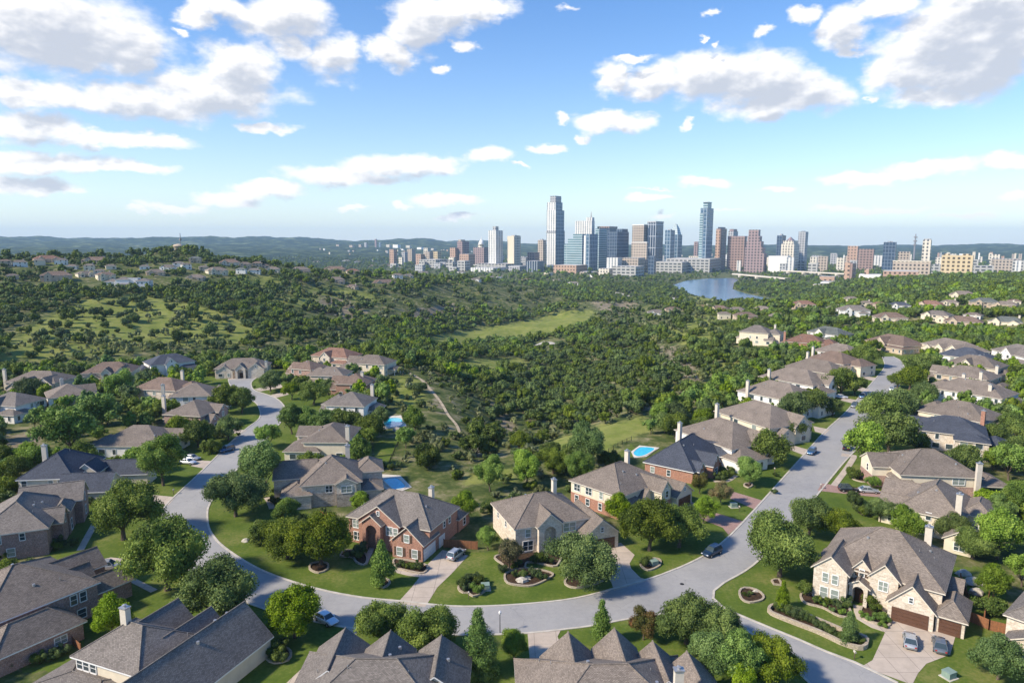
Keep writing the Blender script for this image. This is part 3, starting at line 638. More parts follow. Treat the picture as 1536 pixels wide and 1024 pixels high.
house('mottled brick left house','mottled red brick two storey house with grey hip roof at left edge',o_,y_,
 [('h',0,0,L_,17,5.4,9.6),('gx',L_-8,15,L_+3.5,21.5,5.2,8.4),('gx',L_-6,4.2,L_+1.8,9,4.6,7.0),('h',L_-1,9,L_+2,15,5.0,6.4)],
 'roof_grey','brick_old','trim',[],[],[('y-',0,L_-4,4.3,.8,1.3,False,'glass'),('y-',0,L_-8.2,4.2,1.6,1.5,False,'glass_lt'),('y-',0,L_-6,1.5,1.2,1.5,False,'glass_lt'),('x+',L_+1.8,6.6,4.6,.7,1.5,False,'dark'),('x+',L_+3.5,18,5,.7,1.6,False,'dark'),('x+',L_+3.5,18,2,1.2,1.8,False,'glass'),('x+',L_+2,11,1.6,1.2,2.2,False,'glass')],auto=False,vents=5,group=NEAR)
o_,y_,L_=AB((27.3,719),(108.7,716.2))
house('slate roofed cream house','cream house with dark slate blue roof and white gabled garage wing',o_,y_,
 [('h',0,0,L_,15,5.4,9.8),('gx',L_-2,-3.5,L_+9.2,4,3.1,6.4),('gx',L_,8.5,L_+13,14,3.0,6.0),('gy',L_-2,5,L_+3,10,4.8,7.2),('h',-4,4,1,15,3,4.4)],
 'roof_blue','cream','whitetrim',[('px',66,668,9.6)],[('x+',L_+9.2,.2,4.8,2.3,'dark')],
 [('y-',0,1.2,4.2,1.1,1.4,False,'glass'),('y-',0,7,4.2,1,1.3,False,'glass_lt'),('y-',0,L_-2,4.2,2.6,1.6,False,'glass_lt')],auto=False,vents=3,group=NEAR)
o_,y_,L_=AB((452,728),(541,721))
house('rough stone house by the pool','two storey house of rough pale stone beside a rectangular pool',o_,y_,
 [('h',0,0,L_,14,5.4,9.8),('gx',-6.5,5.5,3,14,5.4,8.4),('h',-4.2,-.6,2,6.5,3.4,5.2),('h',L_-1,7,L_+5.2,15,5.2,7.4),('h',L_-.5,1,L_+4.8,7.5,2.8,4.0),('gy',L_-5.4,-1.1,L_-1,3,5.4,6.8)],
 'roof_tan','stone','trim',[('px',521,668,10.2)],[],[('y-',-1.1,L_-3.2,4.1,2.3,1.5,False,'glass_lt'),('y-',0,6,4.1,1.4,1.5,False,'glass'),('y-',0,8.5,1.6,.9,1.3,False,'dark'),('x-',-6.5,8,4.2,1.2,1.6,False,'glass_lt'),('x-',-6.5,11.5,1.5,1.2,1.6,False,'glass')],low=('stone_grey',3.2),auto=False,vents=4,group=NEAR)
# bottom-centre houses seen from behind their ridges
a=W(497,986,8); b=W(655,994,8)
house('three gabled foreground house','brown-grey foreground roof with three gables pointing to the street, bottom centre left',(a[0],a[1]-9),0.0,
 [('h',-5,0,16.5,17,3.4,8.2),('gy',-3.9,9,2.9,18.0,3.6,6.5),('gy',3.0,9,9.2,16.6,4.2,7.0),('gy',9.3,8,16.9,16.6,3.2,6.3)],'roof_grey','cream','whitetrim',[],[],vents=7,auto=False,group=NEAR)
a=W(898,993,8)
house('square chimney foreground house','tan foreground roof with three street gables and a square cream chimney, bottom centre right',(a[0]-9.5,a[1]-10),R(2),
 [('h',0,0,22,18,3.0,8.2),('gy',3.6,9,10.6,18.6,3.0,6.6),('gy',10.8,9,16.4,19,3.7,6.8),('gy',16.5,9,20.5,17.0,3.8,6.0),('gy',19.5,4,25.5,14.5,3.0,6.0),('h',17,-4,22,5,2.9,6)],'roof_tan','cream','whitetrim',[('px',1018.4,1004,8.6)],[],vents=8,auto=False,group=NEAR)
o_,y_,L_=AB((1511,921),(1640,966))
house('right edge house','cream stone house with grey roof cut off by the right edge',o_,y_,
 [('h',0,0,L_,14,5.4,9.2),('gy',.8,-3.4,7.5,4,3.0,5.2)],'roof_grey','stone','trim',[],[],[('y-',-3.4,3.6,1.5,1.6,1.8,True,'glass_lt'),('x-',0,7,4.2,1,1.4)],auto=True,vents=2,group=NEAR)
MID='houses on the curving streets'
def row(short,label,A,B,dep,roof,wall,chim=(),z=5.4,low=None,style=0,st=1,lod=1,chmat='chimney',group=MID,ze=None,**kw):
    """two-storey row house given its near eave corners; st=+1 street at the right end, -1 at the left"""
    o,y,L=AB(A,B,z)
    if group in (ROWL,ROWR): dep*=1.15; L*=1.1; o=(o[0]-math.cos(y)*L*.04,o[1]-math.sin(y)*L*.04)
    ri=z+min(L,dep)*.27; rn=random.Random(int(A[0]*13+A[1]))
    ws=[('h',0,0,L,dep,z,ri)]
    e1=L if st>0 else 0
    if style==0: ws+=[('gx',e1-2.6,dep*.08,e1+2.6,dep*.45,2.9,5.4),('gx',e1-4,dep*.5,e1+1.8,dep*.85,z-.3,ri-1.6)]
    if style==1: ws+=[('h',e1-3,dep*.3,e1+5.5,dep*.98,z-.6,z+2.2),('gx',e1-2,-.8,e1+3,dep*.3,3.0,5.0)]
    if style==2: ws+=[('h',e1-5,-1.2,e1+4.5,dep*.5,3.1,5.8),('gx',e1-4,dep*.45,e1+2.2,dep*.8,z-.2,ri-1.2)]
    if style==3: ws+=[('gy',L*.32,-1.6,L*.58,dep*.5,z-.1,ri-.9),('h',L*.62,-2.4,L+1.6,dep*.4,2.9,4.9)]
    b0=0 if st>0 else L
    if style in(0,2): ws+=[('p',b0-(3.4 if st>0 else -.3),dep*.3,b0+(.0 if st>0 else 3.4),dep*.8,2.7,3.8)]
    else: ws+=[('h',b0-(3.2 if st>0 else 1),dep*.35,b0+(1 if st>0 else 3.2),dep*.95,2.9,4.6)]
    if style==4: ws=[('h',0,0,L,dep,z,ri),('ay-',L*.42,-2.0,L*.62,2,z-.1,z+2.2),('gy',L*.66,-1.4,L*.98,6,z-.6,ri-1.2),('gy',L*.03,-1.0,L*.36,5,3.2,5.8)]
    return house(short,label,o,y,ws,roof,wall,'trim',chim,(),low=low,lod=lod,chmat=chmat,group=group,vents=3 if lod<2 else 0,**kw)
ROWL='houses lining the left side of the right hand street'; ROWR='houses lining the right side of the right hand street'; ROWC='houses inside the left curve'; ROWO='houses outside the left curve'
row('third canyon row house','tan roofed white house with left end chimney, just beyond the slate blue roof',(1017,645),(1093,672),15,'roof_tan','white',[('px',1020,634,9.5)],style=2,group=ROWL)
row('cream bay window house','tan roofed cream house with lit bay windows and cream chimney, mid street row',(1076,617),(1150,641),15,'roof_tan','cream',[('px',1076,606,9.8)],style=0,group=ROWL)
row('white walled row house','white walled row house with a lone pale chimney behind its left end',(1110,586),(1190,602),14,'roof_tan','white',[('px',1122,571,9.8)],style=1,group=ROWL)
row('wide white row house','wide white row house with low front wing toward the parked cars',(1142,564.5),(1215,578),14,'roof_tan','white',[('px',1154,554,9.5)],style=2,group=ROWL)
row('dormered row house','brown-tan row house with cream gable wing before the street bend',(1178,550),(1248,561),13,'roof_tan','cream',(),style=0,group=ROWL)
row('twin chimney row house','brown roofed row house with two pale chimneys on its left',(1212,537),(1262,546),13,'roof_brown','cream',[('px',1212,528,9.6)],style=1,group=ROWL)
row('last row house before the bend','last tan roofed house before the road bends away',(1222,525),(1272,533),13,'roof_tan','white',[('px',1220,520,9.6)],style=0,group=ROWL,lod=1)
o_,y_,L_=AB((1330,757),(1443,782),4.6)
house('cream house behind the big one','cream house with tan hip roof and white rear chimney, behind the big limestone house',o_,y_,
 [('h',2,0,L_,15.5,4.6,9.4),('gx',-2.5,8,4,15,4.4,7.0),('gx',-1.6,1.5,4,5.4,4.2,6.2),('h',L_-1,6,L_+4.5,15,4.4,6.6),('gy',L_-2,-6,L_+2.5,2,2.7,4.6)],'roof_tan','cream','trim',[('px',1440,741,9.6)],[],vents=5,group=ROWR)
o_,y_,L_=AB((1352,711),(1472.7,716))
house('house with covered patio','cream over brick house with tan roof and open covered rear patio',o_,y_,
 [('h',0,0,L_,15.5,5.4,9.6),('gx',-4.2,6,4,13.5,5.2,7.6),('h',-.6,-.5,3,6,3.2,5.2),('p',L_+.1,.4,L_+6.5,9.5,3.3,4.8)],'roof_tan','cream','trim',[('px',1469.6,695,9.0)],[],[('y-',-.05,L_*.72,4.2,2.6,1.5,False,'glass_lt'),('x-',-4.2,9,4.1,.9,1.6,False,'dark')],low=('brick_old',2.9),auto=False,vents=5,group=ROWR)
o_,y_,L_=AB((1375,644),(1481,657))
house('slate roofed stone house','pale stone house under a dark slate blue hip roof, right side of the street',o_,y_,
 [('h',0,0,L_,14,5.4,9.2),('gx',-2.6,4,5,11,5.2,7.8),('p',L_+.1,3,L_+5,11,3,4.4),('h',L_*.55,-5.5,L_+.2,.5,5.2,6.6)],'roof_blue','stone','trim',(),[],vents=4,group=ROWR,lod=1)
row('brick chimney row house','tan roofed cream house with an orange brick chimney at its right end',(1381,616),(1472,633),13,'roof_tan','cream',[('px',1476,616,9.2)],style=1,st=-1,group=ROWR,chmat='brick')
row('long white garage row house','long white walled house with tan roof and pale chimney on the right row',(1397,581),(1497,597),13,'roof_tan','white',[('px',1486,577,9.2)],style=1,st=-1,group=ROWR)
row('double chimney tan house','tan roofed house with two cream chimneys, right row',(1405,560),(1480,570),12,'roof_tan','tan',[('px',1446,561,9.4),('px',1472,558,9.2)],style=0,st=-1,group=ROWR)
row('upper right row house','pale house with tan roof above the double chimney house',(1418,544),(1490,553),13,'roof_tan','cream',[('px',1496,549,8.8)],style=3,st=-1,group=ROWR)
row('far slate blue house','small house with dark slate blue roof near the street bend',(1413,532),(1470,539),13,'roof_blue','white',[('px',1470,533,8.8)],style=1,st=-1,group=ROWR)
row('yellow house at the bend','pale yellow two storey house facing the street bend',(1385,515),(1440,527),13,'roof_tan','cream',(),style=4,group=ROWR,lod=1)
row('tan roof behind the road end','low broad tan roofed house behind the end of the road',(1300,510),(1352,519),14,'roof_brown','tan',(),z=4.2,style=3,group=ROWR,lod=1)
row('white gabled right edge house','white and grey gabled house at the far right edge',(1490,524),(1545,538),13,'roof_grey','white',(),style=3,group=ROWR,lod=1)
row('canyon top yellow house','yellow three storey canyon house with open balconies',(1111,497),(1150,500),12,'roof_grey','cream',[('px',1163,487,10.5)],z=7,style=1,group=ROWL,lod=1)
row('red tiled villa','red tiled villa with a tall orange brick chimney',(1180,512),(1232,516),13,'roof_red','brick',[('px',1177.5,497,9)],z=4.2,style=1,group=ROWL,chmat='brick',lod=1)
row('grey roofed white villa','white gabled villa with grey-green roof above the red tiled villa',(1212,497),(1255,503),12,'roof_green','white',(),style=3,group=ROWL,lod=1)
# inside the left curve
row('cream porch house','cream house with tan roof, white chimney and shaded rear porch',(455,662.5),(520,663),15,'roof_tan','cream',[('px',521,639,9.6)],style=2,st=-1,group=ROWC)
row('grey roofed white house','white house with blue-grey hip roof and tall rear chimney',(489,607.5),(545,609.5),13,'roof_grey','white',[('px',558,577,9.8)],style=1,st=-1,group=ROWC)
row('orange brick canyon house','orange brick house with brown roof over its white neighbour',(504,575.5),(549,576.5),12,'roof_brown','brick',[('px',543,558,9)],style=0,st=-1,group=ROWC)
row('cream gabled canyon house','cream stucco house with tan roof between two brick houses',(466,563),(515,564),11,'roof_tan','cream',(),style=1,st=-1,group=ROWC)
row('dark brown roofed house','tan stone house with very dark brown roof by the left street',(434,552),(466,555),11,'roof_brown','brick_old',(),style=0,st=-1,group=ROWC)
row('red-brown roofed canyon house','wide house with red-brown roof above the dark one',(466,533),(520,537),13,'roof_red','stone',(),style=3,group=ROWC)
row('tan house with deck','tan roofed house with a white railed deck over the canyon',(524,544),(576,547),12,'roof_tan','cream',(),style=2,st=-1,group=ROWC)
# outside the left curve
row('low tan hip roofed house','low tan hip roofed house with white gable end facing the street',(141,668),(240,669),15,'roof_tan','white',(),z=3.4,style=0,group=ROWO)
row('stone gable left house','tan roofed brick house with narrow street side, below its white neighbour',(246,621),(300,624),14,'roof_tan','brick_old',[('px',245,594,9)],style=0,group=ROWO)
row('white house with stacked chimneys','white walled tan roofed house with two stone chimneys on its left',(254,595),(315,593),13,'roof_tan','white',[('px',244,577,9.6)],style=1,group=ROWO)
row('long brown hip roofed house','long brown-grey hip roofed house with thin chimney behind',(199,583),(262,586),13,'roof_brown','stone',[('px',273,556,9.5)],style=1,group=ROWO)
row('white house with wraparound porch','white two storey house wrapped by a low porch roof',(73,597.5),(137,590),13,'roof_tan','white',[('px',92,568.5,9.4)],style=2,group=ROWO)
row('stone arch house','tan stone house with a tall stone arched entry and left chimney',(8,573),(82,574),13,'roof_tan','stone',[('px',6,554,8.6)],style=4,group=ROWO)
row('double gabled villa','tan villa with two front gables and a dark garage below',(122,560),(197,557),13,'roof_brown','cream',(),style=4,group=ROWO)
row('white castle-like house','white house with dark slate blue hipped roof behind the trees',(226,548),(292,541),13,'roof_blue','white',(),style=3,group=ROWO)
row('cul-de-sac house','tan stone house facing the top of the left street',(322,553),(398,551),13,'roof_tan','stone',[('px',399,542,7)],z=4.4,style=4,group=ROWO)
row('grey roofed left edge house','white house with grey roof and pink brick base at the left edge',(-30,606),(23,609),12,'roof_grey','white',(),style=3,low=('brick',2.6),group=ROWO)
# ------------------------------------------------------------------ far houses
ORD=['','leftmost','second from left','third from left','fourth from left','fifth from left','sixth from left','seventh from left','eighth from left','ninth from left','tenth from left']
def ordn(i,n):
    if i==0: return 'leftmost'
    if i==n-1: return 'rightmost'
    return ORD[i+1] if i+1<len(ORD) else '%dth from left'%(i+1)
FAR={'left hilltop':[(73,393,31,'red','tan'),(92,397,15,'grey','white'),(107,404,13,'tan','white'),(143,396,34,'brown','tan'),(134,405,13,'tan','cream'),(85,422,36,'brown','tan'),(130,415,20,'tan','cream'),(149,414,13,'tan','cream'),(161,420,22,'brown','cream'),(167,404,8,'tan','cream'),(217,404,12,'grey','white'),(250,405,20,'grey','white'),(268,401,14,'grey','white'),(234,412,24,'tan','tan'),(281,404,9,'tan','white'),(293,394,17,'green','tan'),(293,419,24,'tan','tan'),(306,407,10,'tan','tan'),(328,412,28,'tan','cream'),(345,399,28,'brown','cream'),(368,402,18,'tan','tan'),(361,411,14,'green','white'),(381,410,17,'grey','white'),(386,400,14,'brown','tan'),(398,402,12,'brown','tan'),(31,400,16,'tan','white'),(9,399,9,'brown','tan'),(19,418,10,'tan','tan'),(60,398,10,'grey','cream')],
 'middle hilltop':[(409,407,20,'tan','cream'),(411,396,12,'green','white'),(452,407,28,'tan','tan'),(474,393,28,'grey','tan'),(501,406,34,'brown','tan'),(519,392,16,'tan','white'),(537,394,20,'tan','white'),(505,424,26,'tan','tan'),(530,411,20,'red','cream'),(557,400,24,'brown','tan'),(580,399,16,'red','tan'),(566,410,15,'grey','white'),(597,417,16,'tan','white'),(613,415,15,'grey','cream'),(578,425,38,'brown','tan'),(636,411,24,'tan','cream'),(668,418,24,'green','tan'),(712,420,17,'grey','white'),(735,418,20,'tan','white'),(753,417,16,'tan','white'),(526,432,18,'brown','tan'),(430,400,14,'brown','cream'),(690,410,14,'tan','white')],
 'lakeside canyon rim':[(794,423,20,'red','cream'),(859,428,20,'grey','white'),(833,424,14,'tan','cream'),(985,472,26,'grey','white'),(1010,471,22,'brown','tan'),(1056,467,15,'red','brick'),(1077,466,28,'brown','tan'),(1103,469,26,'tan','white'),(1087,479,18,'tan','cream'),(1120,483,32,'brown','tan'),(1141,471,26,'tan','tan'),(1166,483,24,'tan','tan')],
 'right hand woods':[(1206,463,32,'red','tan'),(1283,475,40,'grey','white'),(1277,454,18,'tan','cream'),(1318,464,24,'red','tan'),(1299,462,14,'tan','cream'),(1350,466,26,'blue','white'),(1338,487,40,'brown','cream'),(1392,465,32,'red','tan'),(1424,462,20,'tan','cream'),(1401,482,34,'grey','cream'),(1443,447,30,'tan','cream'),(1443,494,44,'brown','tan'),(1478,461,32,'green','tan'),(1505,466,26,'tan','tan'),(1457,480,20,'tan','white'),(1507,487,38,'green','cream'),(1521,457,11,'brown','cream'),(1250,470,18,'tan','cream')]}
for area,lst in FAR.items():
    lst=sorted(lst,key=lambda q:q[0]); keys={}
    for q in lst: keys.setdefault((q[3],q[4]),[]).append(q)
    for q in lst:
        px,py,w,rf_,wa=q; x,y,z=G(px,py); D=math.hypot(x,y); wm=w*D/1024*.93; az_=math.atan2(x,y); rn=random.Random(int(px*7+py))
        wm=max(9,min(wm,34)); dep=min(13,wm*.62); yaw=-az_+rn.uniform(-.35,.35)
        c_,s_=math.cos(yaw),math.sin(yaw); ox,oy=x-c_*wm/2,y-s_*wm/2
        e=5.0 if rn.random()<.65 else 3.4; r=e+dep*.27
        ws=[('h',0,0,wm,dep,e,r)]
        if wm>12: ws+=[('gy',wm*.12,-1.4,wm*.36,dep*.5,e-.1,r-.7),('gy' if rn.random()<.5 else 'h',wm*.6,-2.2,wm*.93,dep*.4,3.0,4.9)]
        same=keys[(rf_,wa)]; cn={'red':'red-brown','brown':'brown','tan':'tan','grey':'grey','green':'grey-green','blue':'slate blue'}[rf_]
        if len(same)==1: lab='small %s house with %s roof on the %s'%(wa,cn,area)
        else: lab='%s house with %s roof on the %s, %s of those'%(wa,cn,area,ordn(same.index(q),len(same)))
        ch=[(wm*.8,dep*.75,r+.8)] if rn.random()<.35 else ()
        house(None,lab.replace('on the right hand','in the right hand').replace('a orange','an orange'),(ox,oy),yaw,ws,'roof_'+rf_,wa,'trim',ch,lod=2,z0=float(min(hz(x,y),hz(x-c_*wm/2,y-s_*wm/2),hz(x+c_*wm/2,y+s_*wm/2)))+.2,group='houses on the %s'%area)
# the white mansion on the left hill
x,y,z=G(191,431); D=math.hypot(x,y); s=D/1024; yaw=.12+.1
house(None,'wide white mansion with terraces on the left hill',(x-27*s,y-3),yaw,
 [('h',0,0,16*s,11,5.5,8),('h',14*s,-2,30*s,10,7.5,9.6),('f',28*s,0,40*s,9,8.6,8.6),('h',38*s,-2,54*s,10,6,8.2),('p',16*s,-6,38*s,-2.1,3.6,4.1)],'roof_grey','white','whitetrim',lod=2,z0=z-.5,group=None,name='mansion',cat='mansion')

# ------------------------------------------------------------------ city
def m_fac(name,glass,frame,bay=3.6,fl=4.0,gx=.62,gy=.6,rough=.25,metal=0.0,vari=.35,base_only=False):
    m,t,b=newmat(name,rough,.5,metal)
    uv=t.N('ShaderNodeTexCoord').outputs['UV']; s=t.N('ShaderNodeSeparateXYZ',{0:uv})
    fu=t.math('FRACT',t.math('DIVIDE',s.outputs[0],bay)); fv=t.math('FRACT',t.math('DIVIDE',s.outputs[1],fl))
    k=t.math('MULTIPLY',t.math('LESS_THAN',fu,gx),t.math('LESS_THAN',fv,gy))
    cell=t.N('ShaderNodeCombineXYZ',{0:t.math('FLOOR',t.math('DIVIDE',s.outputs[0],bay)),1:t.math('FLOOR',t.math('DIVIDE',s.outputs[1],fl))})
    wn=t.N('ShaderNodeTexWhiteNoise',{0:cell.outputs[0]},noise_dimensions='3D').outputs[0]
    big=t.noise(uv,.03,3)
    kk=t.math('ADD',t.math('MULTIPLY_ADD',wn,vari,1-vari/2),t.math('MULTIPLY_ADD',big,.9,-.45))
    gc=t.N('ShaderNodeVectorMath',{0:c4(glass)[:3],'Scale':kk},operation='SCALE').outputs[0]
    fc=t.N('ShaderNodeVectorMath',{0:c4(frame)[:3],'Scale':t.math('MULTIPLY_ADD',big,.3,.85)},operation='SCALE').outputs[0]
    t.l.new(t.mix(k,fc,gc),b.inputs['Base Color']); t.l.new(t.math('MULTIPLY_ADD',k,-.45,.7),b.inputs['Roughness']); return m
M['f_blue']=m_fac('blue_glass_facade',(.06,.115,.18),(.27,.34,.40),11,13,.76,.84)
M['f_navy']=m_fac('navy_glass_facade',(.03,.055,.10),(.12,.16,.21),9,11,.8,.8)
M['f_teal']=m_fac('teal_glass_facade',(.10,.19,.22),(.42,.50,.52),60,8,.98,.6)
M['f_white']=m_fac('white_ribbed_facade',(.24,.27,.30),(.70,.68,.63),10,9,.38,.9)
M['f_whiteblue']=m_fac('white_and_blue_facade',(.13,.22,.34),(.55,.60,.66),7,12,.62,.85)
M['f_cream']=m_fac('cream_grid_facade',(.10,.10,.10),(.68,.62,.51),9,9,.45,.6)
M['f_tan']=m_fac('tan_grid_facade',(.08,.07,.065),(.47,.39,.31),9,9,.52,.55)
M['f_brick']=m_fac('orange_brick_facade',(.09,.07,.06),(.47,.31,.22),10,10,.45,.45)
M['f_rust']=m_fac('rust_stone_facade',(.06,.045,.045),(.31,.21,.175),10,9,.55,.5)
M['f_mauve']=m_fac('mauve_stone_facade',(.045,.04,.05),(.32,.23,.22),10,9,.5,.55)
M['f_darkstrip']=m_fac('dark_vertical_strip_facade',(.03,.05,.09),(.42,.46,.50),9,40,.75,.94)
M['f_pod']=m_fac('pale_concrete_podium',(.07,.075,.08),(.43,.42,.39),14,9,.7,.5)
M['f_yellow']=m_fac('yellow_balcony_facade',(.10,.07,.04),(.60,.48,.29),10,9,.5,.55)
M['f_grey']=m_fac('grey_grid_facade',(.07,.08,.10),(.42,.42,.42),9,9,.5,.55)
M['flatroof']=m_plain('flat_roof',(.48,.46,.43),.9,.2,var=.2,scale=.05); M['steel']=m_plain('mast_steel',(.30,.27,.26),.5,.4,.3)
def zat(px,py,D):
    dx,dy,dz=ray(px,py); h=math.hypot(dx,dy); return H+dz/h*D
def tower(label,cat,x0,xc,x1,D,parts,base=None,yaw=36,group='buildings of the downtown skyline',name='tower',zb=None):
    """parts: (part name, material, y bottom or None, y top, a0,a1,b0,b1[,taper]) as fractions of the left and right faces"""
    th=R(yaw); a=math.atan2((xc-768)/F,1); s=D*math.cos(a)/1024
    gx_,gy_=math.sin(a)*D,math.cos(a)*D; z0=(hz(gx_,gy_) if zb is None else zb)-1
    wl=(xc-x0)*s/math.cos(th); wr=(x1-xc)*s/math.sin(th)
    lx,ly=-math.cos(th),math.sin(th); rx,ry=math.sin(th),math.cos(th)
    root=empty(name,(gx_,gy_,z0)); tag(root,label,cat,group)
    for pt in parts:
        nm,mt,yb,yt,a0,a1,b0,b1=pt[:8]; tp=pt[8] if len(pt)>8 else 0
        zb_=0 if yb is None else zat(xc,yb,D)-z0; zt=zat(xc,yt,D)-z0
        q=[(a0,b0),(a0,b1),(a1,b1),(a1,b0)]
        pts=[(wl*u*lx+wr*v*rx,wl*u*ly+wr*v*ry) for u,v in q]
        m=MB(); 
        if tp==0:
            m.prism(pts,zb_,zt,0,top=False); m.face([(p[0],p[1],zt) for p in pts],1)
        else:
            cx=sum(p[0] for p in pts)/4; cy=sum(p[1] for p in pts)/4; up=[(cx+(p[0]-cx)*(1-tp),cy+(p[1]-cy)*(1-tp)) for p in pts]
            for i in range(4):
                j=(i+1)%4; m.face([(*pts[i],zb_),(*pts[j],zb_),(*up[j],zt),(*up[i],zt)])
            if tp<1: m.face([(*p,zt) for p in up],1)
        m.build(nm,[M[mt],M['flatroof']],root)
    return root
def flat(x0,x1,yt,D,mt,label,cat='building',group='low buildings of the city',split=.62,yaw=30,extra=(),zb=None):
    return tower(label,cat,x0,x0+(x1-x0)*split,x1,D,[('block',mt,None,yt,0,1,0,1)]+list(extra),group=group,name='office_building',yaw=yaw,zb=zb)
T=tower
rf=lambda y,dy=1.2,a=(.3,.7,.3,.7):('rooftop_plant','f_grey',y,y-dy,*a)
T('tallest tower, stacked blocks, white lit side and blue shaded side painted in, open crown','tower',819.5,832.5,847,2550,[('block','f_white',None,346,.0,1,.0,1),('block_glass','f_blue',None,346,-.03,.5,.06,1.02),('dark_band','f_grey',349,346,-.01,.99,-.03,1.01),('block','f_white',346,315,.0,.98,.0,.92),('block_glass','f_blue',346,315,-.02,.5,.06,.95),('block','f_white',315,303,.08,1.0,.05,.8),('block_glass','f_blue',315,303,.06,.5,.12,.82),('crown','f_grey',303,293.5,.1,.72,.1,.72)])  # sunlit white left and shaded blue right are put into the facade colours
T('grey-white ribbed tower with a dark raised core, left of the tan tower','tower',732.8,744,754.2,2450,[('block','f_white',None,345.5,0,1,0,1),('core','f_grey',345.5,339.5,.2,.6,.2,.6)])
T('cream slab tower with plain end walls, right of the ribbed tower','tower',761,771,781.2,2450,[('block','cream',None,354,0,1,0,1),('window_bay','f_cream',None,353.2,-.02,.4,.1,.9),rf(354,1.5)])
T('white ribbed tower stepped up to a thin spire','tower',863,886,891,2700,[('block','f_white',None,331,0,1,0,1),('block','f_white',331,326,0,.35,.1,.9),('spire','steel',326,317,.1,.16,.45,.55,.8)])
T('pale teal glass office terraces stepping down to the left','tower',847,872,879,2350,[('block','f_teal',None,366,.0,1,0,1),('block','f_teal',366,358,.0,.8,0,1),('block','f_teal',358,351,.0,.5,0,1)])
T('blue glass tower with a curved pale edge','tower',876,883,898,2250,[('block','f_blue',None,351,0,1,0,1),('edge_panel','white',None,353,.7,1.03,-.03,.2)])
T('steel blue glass tower with flat roof behind the curved edge tower','tower',892,897,911.5,2500,[('block','f_teal',None,343,0,1,0,1),rf(343)])
T('dark glass tower under a red roof slab','tower',896,912,927,2700,[('block','f_navy',None,342,0,1,0,1),('roof_slab','f_rust',342,339.5,-.02,1,-.02,1)])
T('broad navy glass tower with fluted front','tower',911,924,946.5,2350,[('block','f_navy',None,347.5,0,1,0,1),('block','f_navy',347.5,343,.0,.6,.4,.9)])
T('tan gridded tower framed in white','tower',948,963,970,2450,[('block','f_tan',None,338,0,1,0,1),('frame','white',338,336.5,-.02,1.02,-.02,1.02)])
T('shorter gridded block framed in white, in front of the tan tower','tower',948,968,971,2300,[('block','f_tan',None,364,0,1,0,1),('frame','white',364,362.8,-.02,1.02,-.05,1.02)])
T('slim slate blue tower between tan and striped towers','tower',964,968,978.5,2600,[('block','f_blue',None,337.5,0,1,0,1)])
T('striped grey tower with dark vertical slots and thick roof frame','tower',970,981,996.8,2450,[('block','f_darkstrip',None,334,0,1,0,1),('frame','f_grey',334,331.8,-.02,1.02,-.02,1.02)])
T('deep blue glass tower left of the frosted crown','tower',996,1003,1012.5,2450,[('block','f_blue',None,345,0,1,0,1),rf(345)])
T('blue tower topped by a faceted frosted crown','tower',1003,1014,1023.8,2650,[('block','f_blue',None,352,0,1,0,1),('crown','f_teal',352,343,.08,.92,.08,.92,.35),('crown','f_teal',343,335.8,.22,.78,.22,.78,.75)])
T('tall slender green-blue glass tower with a raised square top','tower',1047.6,1056,1071.5,2400,[('block','f_blue',None,312,0,1,0,1),('edge_panel','f_teal',None,320,.55,1.03,-.02,.6),('crown','f_teal',312,303,.1,.75,.15,.75),('roof_slab','f_grey',303.4,302.6,.05,.8,.1,.8)])
T('orange and glass tower with dark cap beside the tall slender tower','tower',1072,1079,1091.5,2500,[('block','f_rust',None,343,0,1,0,1),('brick_face','f_brick',None,345,.1,1.02,-.02,.3),('cap','f_navy',343,340.6,.1,.8,.1,.8)])
T('grey glass building with cap behind the rust tower','tower',1090,1096,1108.5,2700,[('block','f_grey',None,347,0,1,0,1),('cap','f_mauve',347,343.6,.1,.9,.1,.9)])
T('broad rust coloured tower with curved right shoulder','tower',1092.7,1113,1119.5,2450,[('block','f_rust',None,356,0,1,0,1),('cap','f_mauve',356,354,-.01,1.01,-.01,1.01)])
T('mauve stepped ziggurat tower','tower',1120,1143,1152,2350,[('block','f_mauve',None,380,0,1,0,1)]+[('setback','f_mauve',y0,y1,a,1-.05*i,0,1-.12*i) for i,(y0,y1,a) in enumerate([(380,371,.10),(371,362,.18),(362,354,.26),(354,344.5,.34)])])
T('dark blue glass tower left of the tan pyramid roofed tower','tower',1162.6,1169,1180.7,2700,[('block','f_navy',None,353,0,1,0,1),rf(353,2)])
T('tan tower with corner notches and a pyramid roof','tower',1172,1187,1206,2500,[('block','f_cream',None,366,0,1,0,1),('block','f_cream',366,361,.1,.9,.1,.9),('roof','f_mauve',361,355,.25,.75,.25,.75,1)])
T('plain grey tower behind the pyramid roofed tower','tower',1195,1203,1213,2800,[('block','f_grey',None,347.5,0,1,0,1),rf(347.5)])
T('round cream tower with balconies on the right','tower',1381.5,1390,1398.5,2100,[('block','f_cream',None,360,0,1,0,1),('cap','f_grey',360,358,.1,.9,.1,.9)])
T('navy glass office tower on the right','tower',1325,1338,1343.4,2500,[('block','f_navy',None,363,0,1,0,1),rf(363)])
T('yellow twin bay apartment slab at right','tower',1422.5,1455,1466.5,1900,[('block','f_yellow',None,383,0,1,0,1),('end_wall','f_yellow',383,381,.75,.95,.2,.8),('end_wall','f_yellow',383,381,.1,.35,.2,.8)])
T('beige hospital block striped with window bands','tower',1352,1392,1400,2000,[('block','f_tan',None,393,0,1,0,1),('roof_slab','cream',393,391.5,-.01,1.01,-.01,1.01)])
T('orange brick block with one round ended side','tower',1267.5,1276,1294,1800,[('block','f_rust',None,395,0,1,0,1),('end_wall','f_brick',None,393.5,.3,1.03,-.02,.5)])
